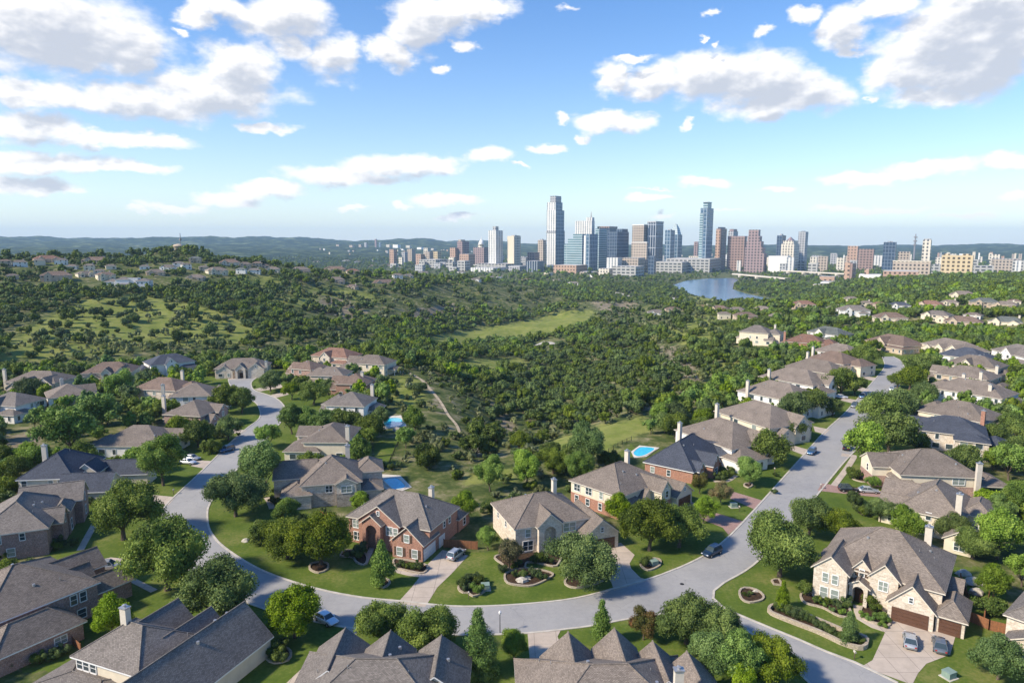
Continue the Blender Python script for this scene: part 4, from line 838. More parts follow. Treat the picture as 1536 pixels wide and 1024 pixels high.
T('pinkish brick twin block, taller half','tower',1271,1282,1289,2700,[('block','f_brick',None,369,0,1,0,1)]); T('pinkish brick twin block, lower right half','tower',1289.5,1306,1310.5,2650,[('block','f_rust',None,373.5,0,1,0,1)])
T('tan apartment tower with balconies left of the tallest tower','tower',806.5,814,819,2700,[('block','f_tan',None,360,0,1,0,1),rf(360,1.4)])
T('brown tower with flat top behind the domed hall','tower',686,694,703.5,2900,[('block','f_mauve',None,362,0,1,0,1),('core','f_tan',362,359.4,.4,.9,.1,.7)])
# domed hall
r_=T('pale stone hall with a tiered white dome','capitol',710,726,733.5,2800,[('block','f_mauve',None,371,0,1,0,1),('drum','f_cream',371,366,.3,.7,.3,.7)],name='domed_hall',group=None)
dm=MB(); s=2800/1024; cx=( -14*s*.4+8*s*.4); cy=22*s
zt=zat(717,366,2800)-r_.location.z
dm.tube([(0,0,zt-3),(0,0,zt),(0,0,zt+5),(0,0,zt+10),(0,0,zt+14),(0,0,zt+17),(0,0,zt+19),(0,0,zt+23),(0,0,zt+29)],[12,12,11.5,9.5,6,3,3,1.5,.3],16); o=dm.build('dome',M['white'],r_,True); o.location=(-10,20,0)
LOW=[(585,596,374,3000,'f_brick','small red brick block, leftmost of the city edge'),(602.6,612,378,3000,'f_grey','small grey block between two tan ones'),(611,623.5,373.4,3100,'f_tan','tan office block with grey top, city edge'),(636,646.5,372,3200,'f_cream','cream block under the far ridge'),(649,662,377,3000,'f_yellow','squat orange and tan city block'),(637,650,377.5,2900,'f_tan','low tan block beside the squat orange one'),(624,637,381,2900,'f_brick','low orange roofed hall'),
 (675,688.5,371.5,2900,'f_brick','upright red brick block with pale top'),(689,712,381,2700,'f_brick','stepped salmon coloured building below the domed hall'),(669,686,392.5,2400,'f_pod','glassy grey low block with white frames'),(686,705,391,2350,'f_pod','long grey low block right of the white framed one'),(628,670,389.5,2600,'f_pod','long pale warehouse roof at the edge of woods'),
 (788.5,816,391.6,2250,'f_darkstrip','low dark columned hall below the tallest tower'),(715,785,396,2400,'f_pod','long white podium at the foot of two towers'),(704.5,761,402,2250,'f_white','low white row building among trees'),(762,790,399,2300,'f_grey','grey low block beside dark columned hall'),(791,809,378.5,2500,'f_mauve','brown apartment block behind dark columned hall'),(782,792,386,2600,'f_grey','small grey block between towers'),
 (831,884,398,2150,'f_brick','orange brick hotel with recessed windows'),(910,935,386.5,2200,'f_white','white framed office block with tan grid'),(930,972,387,2230,'f_tan','wide tan grid block beside white framed office'),(921,972,400,2000,'f_pod','low white flat roofed hall by the trees'),(972,984.6,383.5,2150,'f_navy','slate block with white edge at the tree line'),(898,922,403,2050,'f_cream','cream low building left of the white hall'),
 (985.5,1044,393,2250,'f_pod','long terraced lakeside building'),(1005,1098,388.5,2300,'f_pod','long colonnaded lakeside hall with flat roof'),(1039,1046.5,362.5,2900,'f_mauve','slim brown tower left of the slender glass tower'),(1155,1193,384,2350,'white','white windowless block at right of ziggurat'),(1178,1194,386,2300,'f_white','white framed annex right of windowless block'),
 (1214,1227,385.5,2400,'f_cream','cream low block right of downtown'),(1227,1245,384.5,2500,'f_tan','tan low block behind the cream one'),(1254,1269,386.5,2500,'f_cream','small cream and glass block'),(1233,1261,415,1600,'f_brick','low orange school building among trees'),(1335,1400,407.5,1850,'f_brick','orange brick hospital podium'),(1347,1369,377.5,2600,'f_tan','tan twin topped apartment block'),
 (1294,1335,412,1750,'white','long white flat roof beside orange block'),(1484,1540,411,1700,'f_yellow','tan garage building at right edge'),(1498,1545,388.5,2600,'f_tan','pinkish mall building near right edge'),(1400,1425,397,2400,'f_pod','low pale building behind yellow slab'),(1466,1500,399,2300,'f_pod','low white building right of yellow slab'),(1296,1304,403,1760,'f_brick','narrow orange stair tower'),
 (1238,1290,424,1500,'white','long white low roofs among trees'),(1222,1242,427,1450,'cream','cream low building by the woods'),(1255,1275,431,1400,'white','small white hall deep in the woods'),(1104,1112,391,2400,'f_white','small pale building left of ziggurat'),(1310,1325,383,2900,'f_white','small white block behind pinkish twin'),(1244,1256,380,3000,'f_grey','small grey block at far right of downtown'),(816,830,409,2050,'cream','low cream house row under main tower'),(870,900,408,2050,'f_tan','tan low wing right of orange hotel'),(880,893,412,1950,'white','small white shed by the highway')]
for (a,b_,yt,D,mt,lab) in LOW: flat(a,b_,yt,D,mt,lab)
rn=random.Random(5); LB=[]
for i in range(84):
    px=rn.uniform(575,1240) if i%7 else rn.uniform(1240,1540); D=rn.uniform(2250,3300); wd=rn.uniform(5,17); mt=rn.choice(['f_cream','f_tan','f_pod','f_cream','f_grey','f_grey','f_pod','f_white'])
    if D<2700 and 815<px<1150: D+=500
    LB.append((px,D,wd,rn.uniform(14,40 if D>2600 else 24),mt))
LB.sort(); wn_={'white':'white','f_cream':'cream','f_tan':'tan','f_grey':'grey','f_brick':'orange brick','f_pod':'pale concrete','f_white':'white ribbed'}; lb={}
for q in LB: lb.setdefault(q[4],[]).append(q)
for q in LB:
    px,D,wd,hh,mt=q; a=math.atan2((px-768)/F,1); z=hz(math.sin(a)*D,math.cos(a)*D); tt=(z+hh-H)/D; yt=512-F*math.tan(math.atan(tt*math.cos(a))+P); l=lb[mt]
    T('low %s building filling the city blocks, %s of its colour'%(wn_[mt],ordn(l.index(q),len(l))),'building',px-wd*.6,px+wd*.15,px+wd*.4,D,[('block',mt,None,yt,0,1,0,1)],group='low buildings filling the city blocks',name='office_building')
rn=random.Random(3); i=0
specks=[]
for i in range(75):
    px=rn.choice([rn.uniform(470,705),rn.uniform(560,720),rn.uniform(1190,1536),rn.uniform(840,1190)]); D=rn.uniform(3300,5200)
    specks.append((px,D,rn.uniform(1.8,5.5),rn.uniform(.9,3.2),rn.choice(['white','f_cream','f_tan','white','f_grey','f_brick','cream'])))
for (px,wd,hh,D,mt) in [(566,3.6,13,5600,'f_mauve'),(572,4,7,5500,'f_blue'),(551,5,7,5600,'f_grey'),(543,6,3.5,5500,'f_tan'),(530,8,3.4,5500,'f_tan'),(585,8,4,5500,'f_cream'),(597,12,4.5,5400,'white'),(615,9,3.4,5300,'f_cream'),(632,10,3.5,5200,'white'),(510,7,2.6,5600,'f_tan'),(650,12,2.6,5200,'f_cream')]: specks.append((px,D,wd,hh,mt))
specks.sort()
bd={}
for sp in specks: bd.setdefault(sp[4],[]).append(sp)
wordm={'white':'white','f_cream':'cream','f_tan':'tan','f_grey':'grey','f_brick':'orange brick','cream':'pale yellow','f_mauve':'brown','f_blue':'blue-grey'}
for sp in specks:
    px,D,wd,hh,mt=sp; l=bd[mt]
    a=math.atan2((px-768)/F,1); z=hz(math.sin(a)*D,math.cos(a)*D); dxx,dyy,dzz=ray(px,400)
    # top from height in px
    zt=z+hh*D/1024; tt=(zt-H)/D; yt=512-F*math.tan(math.atan(tt*math.cos(a))+P)
    T('distant %s building beyond the city, %s of the %s ones'%(wordm[mt],ordn(l.index(sp),len(l)),wordm[mt]),'building',px-wd*.6,px+wd*.1,px+wd*.4,D,[('block',mt,None,yt,0,1,0,1)],group='distant buildings beyond the city',name='office_building')
# bridges, masts, tank
def bridge(label,pa,pb,D1,D2,zd,w,npier):
    a=math.atan2((pa-768)/F,1); b=math.atan2((pb-768)/F,1); A=(math.sin(a)*D1,math.cos(a)*D1); B=(math.sin(b)*D2,math.cos(b)*D2)
    r=empty('bridge',(A[0],A[1],0)); tag(r,label,'bridge','bridges over the lake'); L=[(0,0),(B[0]-A[0],B[1]-A[1])]
    ribbon('deck',[(L[1][0]*t,L[1][1]*t) for t in np.linspace(0,1,12)],w,zd-3,zd,M['chimney'],parent=r)
    for i in range(npier):
        t=(i+.5)/npier; m=MB(); x,y=L[1][0]*t,L[1][1]*t; m.prism([(x-9,y-4),(x+9,y-4),(x+9,y+4),(x-9,y+4)],zd-8,zd-3); m.prism([(x-4,y-3),(x+4,y-3),(x+4,y+3),(x-4,y+3)],-46,zd-8); m.build('pier',M['chimney'],r)
bridge('nearer pale concrete lake bridge, low on the water',1100,1180,1960,1750,-26,14,3)
bridge('farther pale arched road bridge above the trees',1172,1270,2150,2000,-23,14,4)
def mast(px,yt,D,label,r0=2.0):
    a=math.atan2((px-768)/F,1); x,y=math.sin(a)*D,math.cos(a)*D; z=hz(x,y); zt=zat(px,yt,D); m=MB(); m.tube([(0,0,-3),(0,0,(zt-z)*.6),(0,0,zt-z)],[r0*1.1,r0*.9,r0*.5],6)
    for k in range(3): m.tube([(0,0,(zt-z)*(.55+.15*k)),(0,0,(zt-z)*(.6+.15*k))],[r0*1.9,r0*1.9],6)
    tag(m.build('radio_mast',M['steel'],loc=(x,y,z)),label,'mast','radio masts')
mast(276,350,1600,'thin radio mast standing above the left hilltop',1.2); mast(1366.5,351,4200,'thin distant mast on the right horizon',4.5)
x,y,z=G(268,377); m=MB(); m.tube([(0,0,-2),(0,0,3.2),(0,0,6.5),(0,0,8),(0,0,9)],[4.3,4.3,6.2,4.6,.6],18)
tag(m.build('water_tank',M['tan'],loc=(x,y,z)),'round tan water tank on the summit of the left hill','water tank')
# road glimpses beyond the canyon
FR=[]; TRL=smooth_line([G(*p)[:2] for p in [(606,556),(632,570),(650,590),(662,606),(671,622),(684,638),(690,655)]],2); ribbon('dirt_trail',TRL,1.5,-1,.06,M['trail'],zf=hz)['kind']='structure'
def farroad(pts,w,mat='kerb'):
    l=[G(*p)[:2] for p in pts]; ln=smooth_line(l,12); FR.append(ln); ribbon('far_road',ln,w,-3,.7,M[mat],zf=hz)['kind']='structure'
farroad([(884,431),(905,435),(930,441),(962,447)],12); farroad([(1012,447),(1040,453)],9)
farroad([(806,519),(818,513),(832,517)],5,'kerb')

# ------------------------------------------------------------------ small things near the camera
def poly_loft(m,secs,mi=0,close=True):
    k=len(m.v); n_=len(secs[0])
    for s_ in secs: m.v+=[tuple(p) for p in s_]
    for i in range(len(secs)-1):
        for j in range(n_):
            a=k+i*n_+j; b=k+i*n_+(j+1)%n_; m.f.append((a,b,b+n_,a+n_)); m.m.append(mi)
    if close:
        m.f.append(tuple(k+j for j in reversed(range(n_)))); m.m.append(mi); m.f.append(tuple(k+(len(secs)-1)*n_+j for j in range(n_))); m.m.append(mi)
def carpaint(name,col):
    m,t,b=newmat(name,.28,.5,.35); b.inputs['Base Color'].default_value=c4(col); b.inputs['Coat Weight'].default_value=.6; return m
PAINT={'silver':carpaint('silver_paint',(.42,.44,.46)),'navy':carpaint('navy_paint',(.02,.045,.09)),'white':carpaint('white_paint',(.75,.77,.80)),'blue':carpaint('blue_paint',(.05,.13,.26)),'grey':carpaint('grey_paint',(.16,.18,.20)),'black':carpaint('black_paint',(.015,.017,.02))}
M['tyre']=m_plain('tyre_rubber',(.02,.02,.02),.9,.1); M['lamp_w']=m_plain('clear_lamp_lens',(.7,.72,.75),.1,.6); M['lamp_r']=m_plain('red_lamp_lens',(.35,.02,.02),.2,.6)
CARS={}
def car_proto(kind,paint):
    nm={'suv':'parked_suv','sedan':'parked_car','pickup':'parked_pickup'}[kind]; root=empty(nm,(0,0,-500)); k=[]
    zb,zr=(1.02,1.68) if kind!='sedan' else (.92,1.42); L=4.75 if kind!='pickup' else 5.5; h=L/2; cl=.22 if kind=='sedan' else .3
    st=[(-h,.66,.45,.70,.80),(-h+.12,.84,.32,.86,.98),(-h+.7,.92,cl,.95,1.0),(0,.94,cl,.97,1.0),(h-1.25,.93,cl,.93,.98),(h-.35,.86,.30,.80,.88),(h,.62,.42,.62,.66)]
    m=MB(); secs=[]
    for x,hw,zl,zs,zt in st:
        ztt=zt*zb; zs=zs*zb
        secs.append([(x,-hw*.9,zl),(x,-hw,zl+.12),(x,-hw,zs*.8),(x,-hw*.93,zs),(x,-hw*.7,ztt),(x,hw*.7,ztt),(x,hw*.93,zs),(x,hw,zs*.8),(x,hw,zl+.12),(x,hw*.9,zl)])
    poly_loft(m,secs); k.append(m.build('body',PAINT[paint],root,True))
    b0,b1,t0,t1={'suv':(-h+.15,.98,-h+.5,.25),'sedan':(-h+.45,1.05,-1.15,.32),'pickup':(-.9,1.35,-.75,.65)}[kind]
    def cab(x0,x1,z,hw): return [(x0,-hw,z),(x1,-hw,z),(x1,hw,z),(x0,hw,z)]
    m=MB(); poly_loft(m,[cab(b0,b1,zb*.93,.86),cab(t0,t1,zr,.66)]); k.append(m.build('cabin_glass',M['glass'],root))
    m=MB(); poly_loft(m,[cab(t0-.04,t1+.04,zr-.03,.69),cab(t0+.05,t1-.05,zr+.05,.62)])
    for x0_,x1_ in ((b0,t0),(b1,t1),((b0+b1)/2-.05,(t0+t1)/2)):
        for s_ in (-1,1): m.tube([(x0_,s_*.865,zb*.93),(x1_,s_*.675,zr)],[.05,.045],5)
    k.append(m.build('roof',PAINT[paint],root))
    if kind=='pickup':
        m=MB(); m.box(-h+.15,-.72,zb*.6,-1.05,.72,zb*1.012); k.append(m.build('truck_bed',M['tyre'],root))
    if kind=='suv':
        for s_ in(-1,1): m=MB(); m.tube([(t0+.2,s_*.56,zr+.1),(t1-.2,s_*.56,zr+.1)],[.025,.025],5); k.append(m.build('roof_rail',M['metal'],root))
    for x in (-h+.95,h-.95):
        for s_ in(-1,1):
            m=MB(); m.tube([(x,s_*.72,.34),(x,s_*.955,.34)],[.34,.34],14); w=m.build('wheel',M['tyre'],root)
            m=MB(); m.tube([(x,s_*.95,.34),(x,s_*.965,.34)],[.2,.2],10); ri=m.build('rim',M['metal'],w); KIDS[w.name]=[ri]; k.append(w)
    for s_ in(-1,1):
        m=MB(); m.box(h-.20,s_*.62-.16,.62*zb,h-.02,s_*.62+.16,.74*zb); k.append(m.build('headlight',M['lamp_w'],root))
        m=MB(); m.box(-h-.01,s_*.62-.13,.72*zb,-h+.14,s_*.62+.13,.9*zb); k.append(m.build('tail_light',M['lamp_r'],root))
        m=MB(); m.box(b1-.35,s_*.98-.1,zb,b1-.2,s_*.98+.1,zb+.16); k.append(m.build('wing_mirror',PAINT[paint],root))
    KIDS[root.name]=k; return root
def car(kind,paint,px,py,ang,label,z=.03):
    key=(kind,paint)
    if key not in CARS: CARS[key]=car_proto(kind,paint); o=CARS[key]
    else: o=copy_tree(CARS[key])
    x,y,_=W(px,py,.8); o.location=(x,y,z); o.rotation_euler=(0,0,R(ang)); tag(o,label,'car','parked cars')
car('suv','silver',684.5,829,62,'silver grey suv on the driveway of the red brick house')
car('suv','navy',1068,825.5,218,'very dark blue suv at the kerb by the big curve')
car('sedan','silver',1365.5,957.5,62,'silver car left of the pair before the brown garages')
car('sedan','grey',1410,964,62,'blue-grey car right of the pair before the brown garages')
car('sedan','white',489,925,-38,'white car half hidden by the bright green roadside tree')
car('suv','white',201,737,-8,'white suv on the driveway of the slate roofed cream house')
car('suv','silver',163,847,18,'silver suv on the driveway beneath the oaks at lower left')
car('suv','blue',340,672.5,235,'steel blue suv parked by the left street kerb')
car('sedan','silver',288,685,-15,'silver car, farther of the two by the low tan house')
car('sedan','white',282,691,-15,'white car, nearer of the two by the low tan house')
car('suv','blue',1217.5,676,232,'dark blue suv parked mid way up the right hand street')
car('suv','grey',1281.5,607,232,'grey suv, nearer of the two up the street')
car('suv','blue',1293.5,593,232,'blue suv, farther of the two up the street')
car('suv','black',1273,732,-10,'black suv on the pink paved driveway')
car('sedan','silver',1303,733.5,-12,'silver car behind the black suv on pink paving')
car('pickup','black',1270,669,60,'black pickup beside the round trees on the right kerb')
car('sedan','white',1338,582,232,'pale car on the far bend of the right street')
car('pickup','white',345.5,556,-60,'white pickup before the cul-de-sac house')
car('sedan','grey',1322,694,-5,'dark car behind trees on the right hand lots')
car('sedan','white',1262,594,-20,'white car on a short driveway, upper street')
# fences
def fence(pts,h,label,mat='fence_wood',name='wooden_fence',z=0):
    ln=[W(p[0],p[1],0)[:2] for p in pts]; o=ln[0]; r=empty(name,(o[0],o[1],0)); tag(r,label,'fence')
    l2=[(p[0]-o[0],p[1]-o[1]) for p in ln]
    for i in range(len(l2)-1):
        a,b=Vector(l2[i]),Vector(l2[i+1]); L=(b-a).length; n_=max(1,int(L/2.6)); ang=math.atan2(b.y-a.y,b.x-a.x)
        if mat=='iron':
            m=MB(); m.tube([(a.x,a.y,h-.1),(b.x,b.y,h-.1)],[.025,.025],4); m.tube([(a.x,a.y,.2),(b.x,b.y,.2)],[.025,.025],4)
            for k in range(int(L/.35)):
                q=a.lerp(b,k*.35/L); m.tube([(q.x,q.y,.1),(q.x,q.y,h)],[.014,.014],4,cap=False)
        else:
            m=MB(); d=(b-a).normalized()*.02; nx,ny=-d.y,d.x; m.prism([(a.x-nx,a.y-ny),(b.x-nx,b.y-ny),(b.x+nx,b.y+ny),(a.x+nx,a.y+ny)],.02,h)
        m.build('fence_panel',M[mat],r)
        for k in range(n_+1):
            q=a.lerp(b,k/n_); m=MB(); m.box(q.x-.07,q.y-.07,-.2,q.x+.07,q.y+.07,h+.08); m.build('post',M[mat],r)
fence(crop(380,720,3.3675,[(962,338),(1132,350)]),1.7,'orange-brown cedar fence between red brick and limestone houses')
fence(crop(1100,740,3.523,[(1235,668),(1350,720),(1438,742)]),1.7,'weathered cedar fence right of the brown garages')
fence(crop(380,720,3.3675,[(340,190),(400,215)]),1.6,'short cedar fence left of the red brick house')
fence(crop(1100,740,3.523,[(1325,670),(1350,560)]),1.6,'side fence running back from the cedar fence')
fence(crop(720,620,3.656,[(705,215),(780,170),(830,148)]),1.3,'black iron fence above the pool lawn','iron','iron_fence')
fence(crop(380,480,3.6575,[(745,795),(803,662)]),1.3,'black iron fence beside the narrow back lawn','iron','iron_fence')
fence(crop(0,720,3.369,[(345,810),(410,870)]),1.4,'grey wooden gate fence between lower left houses')
fence([(1440,872),(1452,905)],1.6,'short wooden fence behind the right hand garage yard')
# pools
def pool(label,pts,deckpts):
    q=smooth_line(pxpoly(pts,.2),.8,True); o=q[0]; r=empty('swimming_pool',(o[0],o[1],0)); tag(r,label,'pool','backyard pools')
    L=[(p[0]-o[0],p[1]-o[1]) for p in q]; dk=[(p[0]-o[0],p[1]-o[1]) for p in pxpoly(deckpts,.1)]
    sheet('deck',dk,.10,M['deck'],r); sheet('water',L,.13,M['pool'],r); ribbon('coping',L,.45,.02,.20,M['deck'],True,r)
pool('rectangular turquoise pool beside the rough stone house',crop(380,480,3.6575,[(715,872),(790,864),(838,912),(772,926),(735,900)]),crop(380,480,3.6575,[(668,842),(805,850),(870,915),(780,948),(700,915)]))
pool('small blue pool among rocks behind the cream porch house',crop(380,480,3.6575,[(720,542),(808,536),(814,574),(724,584)]),crop(380,480,3.6575,[(705,530),(820,520),(840,580),(715,598)]))
pool('curved turquoise pool behind the slate blue roofed house',crop(720,620,3.656,[(838,212),(880,182),(962,190),(905,228),(858,233)]),crop(720,620,3.656,[(828,208),(875,174),(985,186),(912,236),(845,243)]))
x,y,_=W(588,556); m=MB(); m.tube([(0,0,.8),(0,0,.9)],[2.2,2.2],20); r=m.build('trampoline',M['pool'],loc=(x,y,0)); tag(r,'round blue trampoline at the canyon edge','trampoline')
for k in range(6):
    m=MB(); a=k*math.pi/3; m.tube([(2.1*math.cos(a),2.1*math.sin(a),0),(2.1*math.cos(a),2.1*math.sin(a),2.4)],[.05,.05],5); m.build('pole',M['metal'],r)
# utility boxes, post boxes, hydrants, lamp
def kerbthing(name,px,py,label,cat,build,rz=0): 
    x,y,_=W(px,py); r=empty(name,(x,y,0),rz); tag(r,label,cat); build(r)
def b_util(r):
    m=MB(); m.box(-.7,-.6,0,.7,.6,.9); m.build('cabinet',M['f_util'],r); m=MB(); m.box(-.75,-.65,.9,.75,.65,1.0); m.build('lid',M['f_util'],r); m=MB(); m.box(-.95,-.85,-.02,.95,.85,.08); m.build('base',M['kerb'],r)
M['f_util']=m_plain('pale_green_metal',(.22,.30,.25),.6,.3)
def b_mail(r):
    m=MB(); m.box(-.05,-.05,0,.05,.05,1.05); m.build('post',M['bark'],r); m=MB(); m.box(-.12,-.25,1.05,.12,.25,1.22); m.tube([(0,-.25,1.22),(0,.25,1.22)],[.12,.12],10); m.build('box',M['kerb'],r)
def b_lamp(r):
    m=MB(); m.tube([(0,0,0),(0,0,3.0)],[.07,.05],8); m.build('pole',M['iron'],r); m=MB(); m.tube([(0,0,3.0),(0,0,3.15),(0,0,3.4),(0,0,3.6)],[.08,.2,.22,.08],10); m.build('lamp_globe',M['whitetrim'],r)
kerbthing('utility_cabinet',1423,1015,'pale green utility cabinet at the lower right lawn','cabinet',b_util,.4)
kerbthing('utility_cabinet',980.5,847,'dark green utility cabinet on a ringed bed','cabinet',b_util,.4)
kerbthing('utility_cabinet',728,883,'small grey-green box beside the clipped hedges','cabinet',b_util,.1)
kerbthing('utility_cabinet',1100,760,'blue-grey utility box on the lawn by pink driveway','cabinet',b_util,.1)
kerbthing('mailbox',1109,767,'white post box between driveways on the right street','mailbox',b_mail)
kerbthing('mailbox',1281.5,988,'pale post box by the limestone retaining wall','mailbox',b_mail)
kerbthing('mailbox',260.5,741,'pale post box at the white suv driveway','mailbox',b_mail)
kerbthing('mailbox',1162,708.5,'white utility post on the lawn mid right street','mailbox',b_mail)
kerbthing('mailbox',1231.5,733,'dark post box at the pink paved driveway','mailbox',b_mail)
kerbthing('mailbox',703,898,'small pale marker post before the red brick driveway','mailbox',b_mail)
kerbthing('garden_lamp',750,948,'white globe lamp beside the flowering bush at bottom','lamp',b_lamp)
m=MB(); m.tube([(0,0,0),(0,0,.012)],[.38,.38],18); x,y,_=W(1023,875.5); tag(m.build('manhole_cover',M['iron'],loc=(x,y,.021)),'round dark manhole cover in the road junction','manhole cover')
# planting beds
def bed(pts,label,h=.28,w=.35,mul=True):
    q=smooth_line(pxpoly(pts),.7,True); o=q[0]; L=[(p[0]-o[0],p[1]-o[1]) for p in q]; r=empty('planting_bed',(o[0],o[1],0)); tag(r,label,'planting bed','stone edged planting beds')
    ribbon('stone_edging',L,w,-.05,h,M['edging'],True,r); sheet('mulch',L,.09,M['mulch'],r)
E_=lambda p:crop(720,620,3.656,p); Gc=lambda p:crop(1100,740,3.523,p); Dc=lambda p:crop(380,720,3.3675,p)
bed(E_([(85,785),(125,830),(150,850),(240,850),(255,820),(310,820),(400,840),(430,825),(430,770),(240,760)]),'bed along the front of the arched limestone house')
bed(E_([(135,890),(150,930),(220,945),(290,945),(370,910),(400,882),(330,860),(230,850),(160,870)]),'island bed with rocks before the arched limestone house')
bed(E_([(465,925),(500,955),(560,955),(650,930),(680,905),(640,870),(520,870)]),'curved bed under the large round oak')
bed(E_([(880,830),(920,862),(985,835),(980,800),(900,800)]),'small ring bed around the dark green cabinet')
bed(Gc([(190,615),(200,640),(320,690),(450,740),(590,805),(680,825),(705,800),(695,770),(600,740),(430,670),(280,610),(220,600)]),'long bed behind the curved limestone retaining wall',.7,.45)
bed(Gc([(355,540),(380,580),(470,605),(560,650),(620,650),(600,590),(540,560),(440,535),(380,525)]),'bed curving along the big corner house entry')
bed(Gc([(672,620),(690,665),(760,690),(812,705),(828,668),(760,600),(700,590)]),'bed between the entry walk and brown garage')
bed(Gc([(32,520),(45,560),(85,578),(150,565),(158,540),(120,510),(60,500)]),'small kidney bed with a pale boulder on the corner lawn')
bed(Dc([(625,520),(655,545),(690,520),(670,500),(640,503)]),'ring bed round the young tree at the red brick house')
bed(Dc([(440,385),(500,390),(520,415),(555,430),(575,410),(560,370),(470,355)]),'bed before the red brick entry')
bed(Dc([(1035,545),(1060,570),(1085,570),(1110,588),(1165,565),(1170,520),(1080,500)]),'crescent bed holding clipped hedges')
bed(Dc([(285,450),(330,470),(375,450),(370,420),(300,420)]),'bed under the two oaks left of the red brick house')
bed(Dc([(720,440),(790,462),(860,470),(870,430),(720,400)]),'narrow bed under the red brick gable windows')
bed(Dc([(65,900),(110,925),(175,910),(190,870),(150,845),(80,860)]),'ring bed on the lawn at bottom left')
bed(crop(1060,620,5.908,[(330,640),(370,660),(405,640),(390,620),(345,622)]),'ring bed round the small tree on the right street lawn')
bed(crop(1136,480,3.6575,[(520,870),(590,890),(600,860),(560,840)]),'dark mulch bed under the small round tree')
bed(crop(1100,740,3.523,[(203,462),(215,482),(250,485),(240,455)]),'small bed under the big corner oak')
def rock(px,py,s,label,z=0):
    x,y,_=W(px,py,z); bm_=MB(); rn=random.Random(int(px*3+py)); n_=9
    secs=[]
    for z_,r_2 in ((-.2,.8),(.15,1.0),(.5,.8),(.75,.35)): secs.append([(s*r_2*(1+.3*rn.uniform(-1,1))*math.cos(2*math.pi*j/n_),s*.7*r_2*(1+.3*rn.uniform(-1,1))*math.sin(2*math.pi*j/n_),s*z_) for j in range(n_)])
    poly_loft(bm_,secs); tag(bm_.build('boulder',M['rock'],loc=(x,y,z)),label,'boulder','landscape boulders')
for i,(px,py,s,l) in enumerate([(783,872,1.1,'pale flat boulder in the limestone house island bed'),(790,868,.8,'smaller boulder right of the flat one in the island bed'),(1133,887,.5,'pale rounded boulder in the kidney bed'),(262,788,1.0,'pale boulder at the foot of the kerbside oak'),(267,783,.8,'boulder behind the pale one under the kerbside oak'),(369,812,.9,'low boulder on the lawn left of the two oaks'),(596,646,1.4,'boulder beside the small blue pool'),(612,650,1.7,'large boulder below the small blue pool'),(603,655,1.3,'boulder nearest the narrow back lawn'),(1444,862,1.4,'pale boulder in the yard behind the brown garages'),(1460,875,1.6,'long pale rock in the shaded side yard'),(1465,890,1.3,'pale rock nearest the side yard fence'),(1270,906,.5,'round pale stone at the entry walk'),(1437,877,1.5,'rock at the upper end of the shaded side yard')]): rock(px,py,s,l)
# ------------------------------------------------------------------ trees
def crown_arrays(seed,Rr,Hh,zc,nb,nl,ls,shape='round',core=True,core_sub=1):
    r=np.random.default_rng(seed); 
    d=r.normal(size=(nb,3)); d/=np.linalg.norm(d,axis=1)[:,None]; d[:,2]=np.where(d[:,2]<-.35,-d[:,2],d[:,2])
    f=r.uniform(.42,.82,nb)**.8; c=d*f[:,None]*np.array([Rr,Rr,Hh]); br=Rr*r.uniform(.15,.33,nb)*(1 if nb>20 else 1.15)
    if shape=='cone':
        t=r.uniform(0,1,nb); a=r.uniform(0,6.28,nb); rad=Rr*(1-t)*.75*r.uniform(.3,1,nb); c=np.stack([rad*np.cos(a),rad*np.sin(a),(t*2-1)*Hh],1); br=Rr*(.42-.24*t)
    if nb>6: c[0]=0; br[0]=min(Rr,Hh)*.62
    # uneven outline: stretch in one direction
    an=np.arctan2(c[:,1],c[:,0]); st=1+.17*np.cos(an*2+r.uniform(0,6))+.13*np.cos(an*3+r.uniform(0,6)); c[:,:2]*=st[:,None]
    if shape!='cone': c[:,2]*=1+.22*np.cos(an+r.uniform(0,6)); keepb=r.random(nb)>.14; c=c[keepb]; br=br[keepb]; nb=len(c)
    w=br**2; w/=w.sum(); bi=r.choice(nb,nl*2,p=w)
    dd=r.normal(size=(nl*2,3)); dd[:,2]+=.25; dd/=np.linalg.norm(dd,axis=1)[:,None]
    p=c[bi]+dd*(br[bi]*(.72+.55*r.random(nl*2)**1.6))[:,None]
    inside=np.zeros(len(p),bool)
    for i in range(nb): inside|=(np.linalg.norm(p-c[i],axis=1)<br[i]*.72)&(bi!=i)
    keep=np.where(~inside)[0][:nl]; p=p[keep]; dd=dd[keep]; bi=bi[keep]; n_=len(p)
    nn=dd+r.normal(size=(n_,3))*(.7 if nl>2000 else .38); nn/=np.linalg.norm(nn,axis=1)[:,None]
    t=np.cross(nn,r.normal(size=(n_,3))); t/=np.linalg.norm(t,axis=1)[:,None]; b=np.cross(nn,t)
    s=ls*r.uniform(.55,1.25,n_)[:,None]*.5; e=r.uniform(.5,.85,n_)[:,None]
    V=np.stack([p-t*s,p-b*s*e+nn*s*.25,p+t*s,p+b*s*e+nn*s*.1],1).reshape(-1,3)
    tb=r.uniform(0,1,nb); tint=np.repeat(np.clip(tb[bi]*.65+r.uniform(0,.45,n_),0,1),4)
    Fq=np.arange(n_*4).reshape(-1,4)
    V[:,2]+=zc; cs=[(c[i]+np.array([0,0,zc]),br[i]*(.66 if nl>2500 else .88),tb[i]) for i in range(nb)]
    return V,Fq,tint,cs
_ico={}
def ico(sub):
    if sub not in _ico:
        import bmesh
        bm=bmesh.new(); bmesh.ops.create_icosphere(bm,subdivisions=sub,radius=1); v=np.array([q.co[:] for q in bm.verts]); f=np.array([[x.index for x in q.verts] for q in bm.faces]); bm.free(); _ico[sub]=(v,f)
    return _ico[sub]
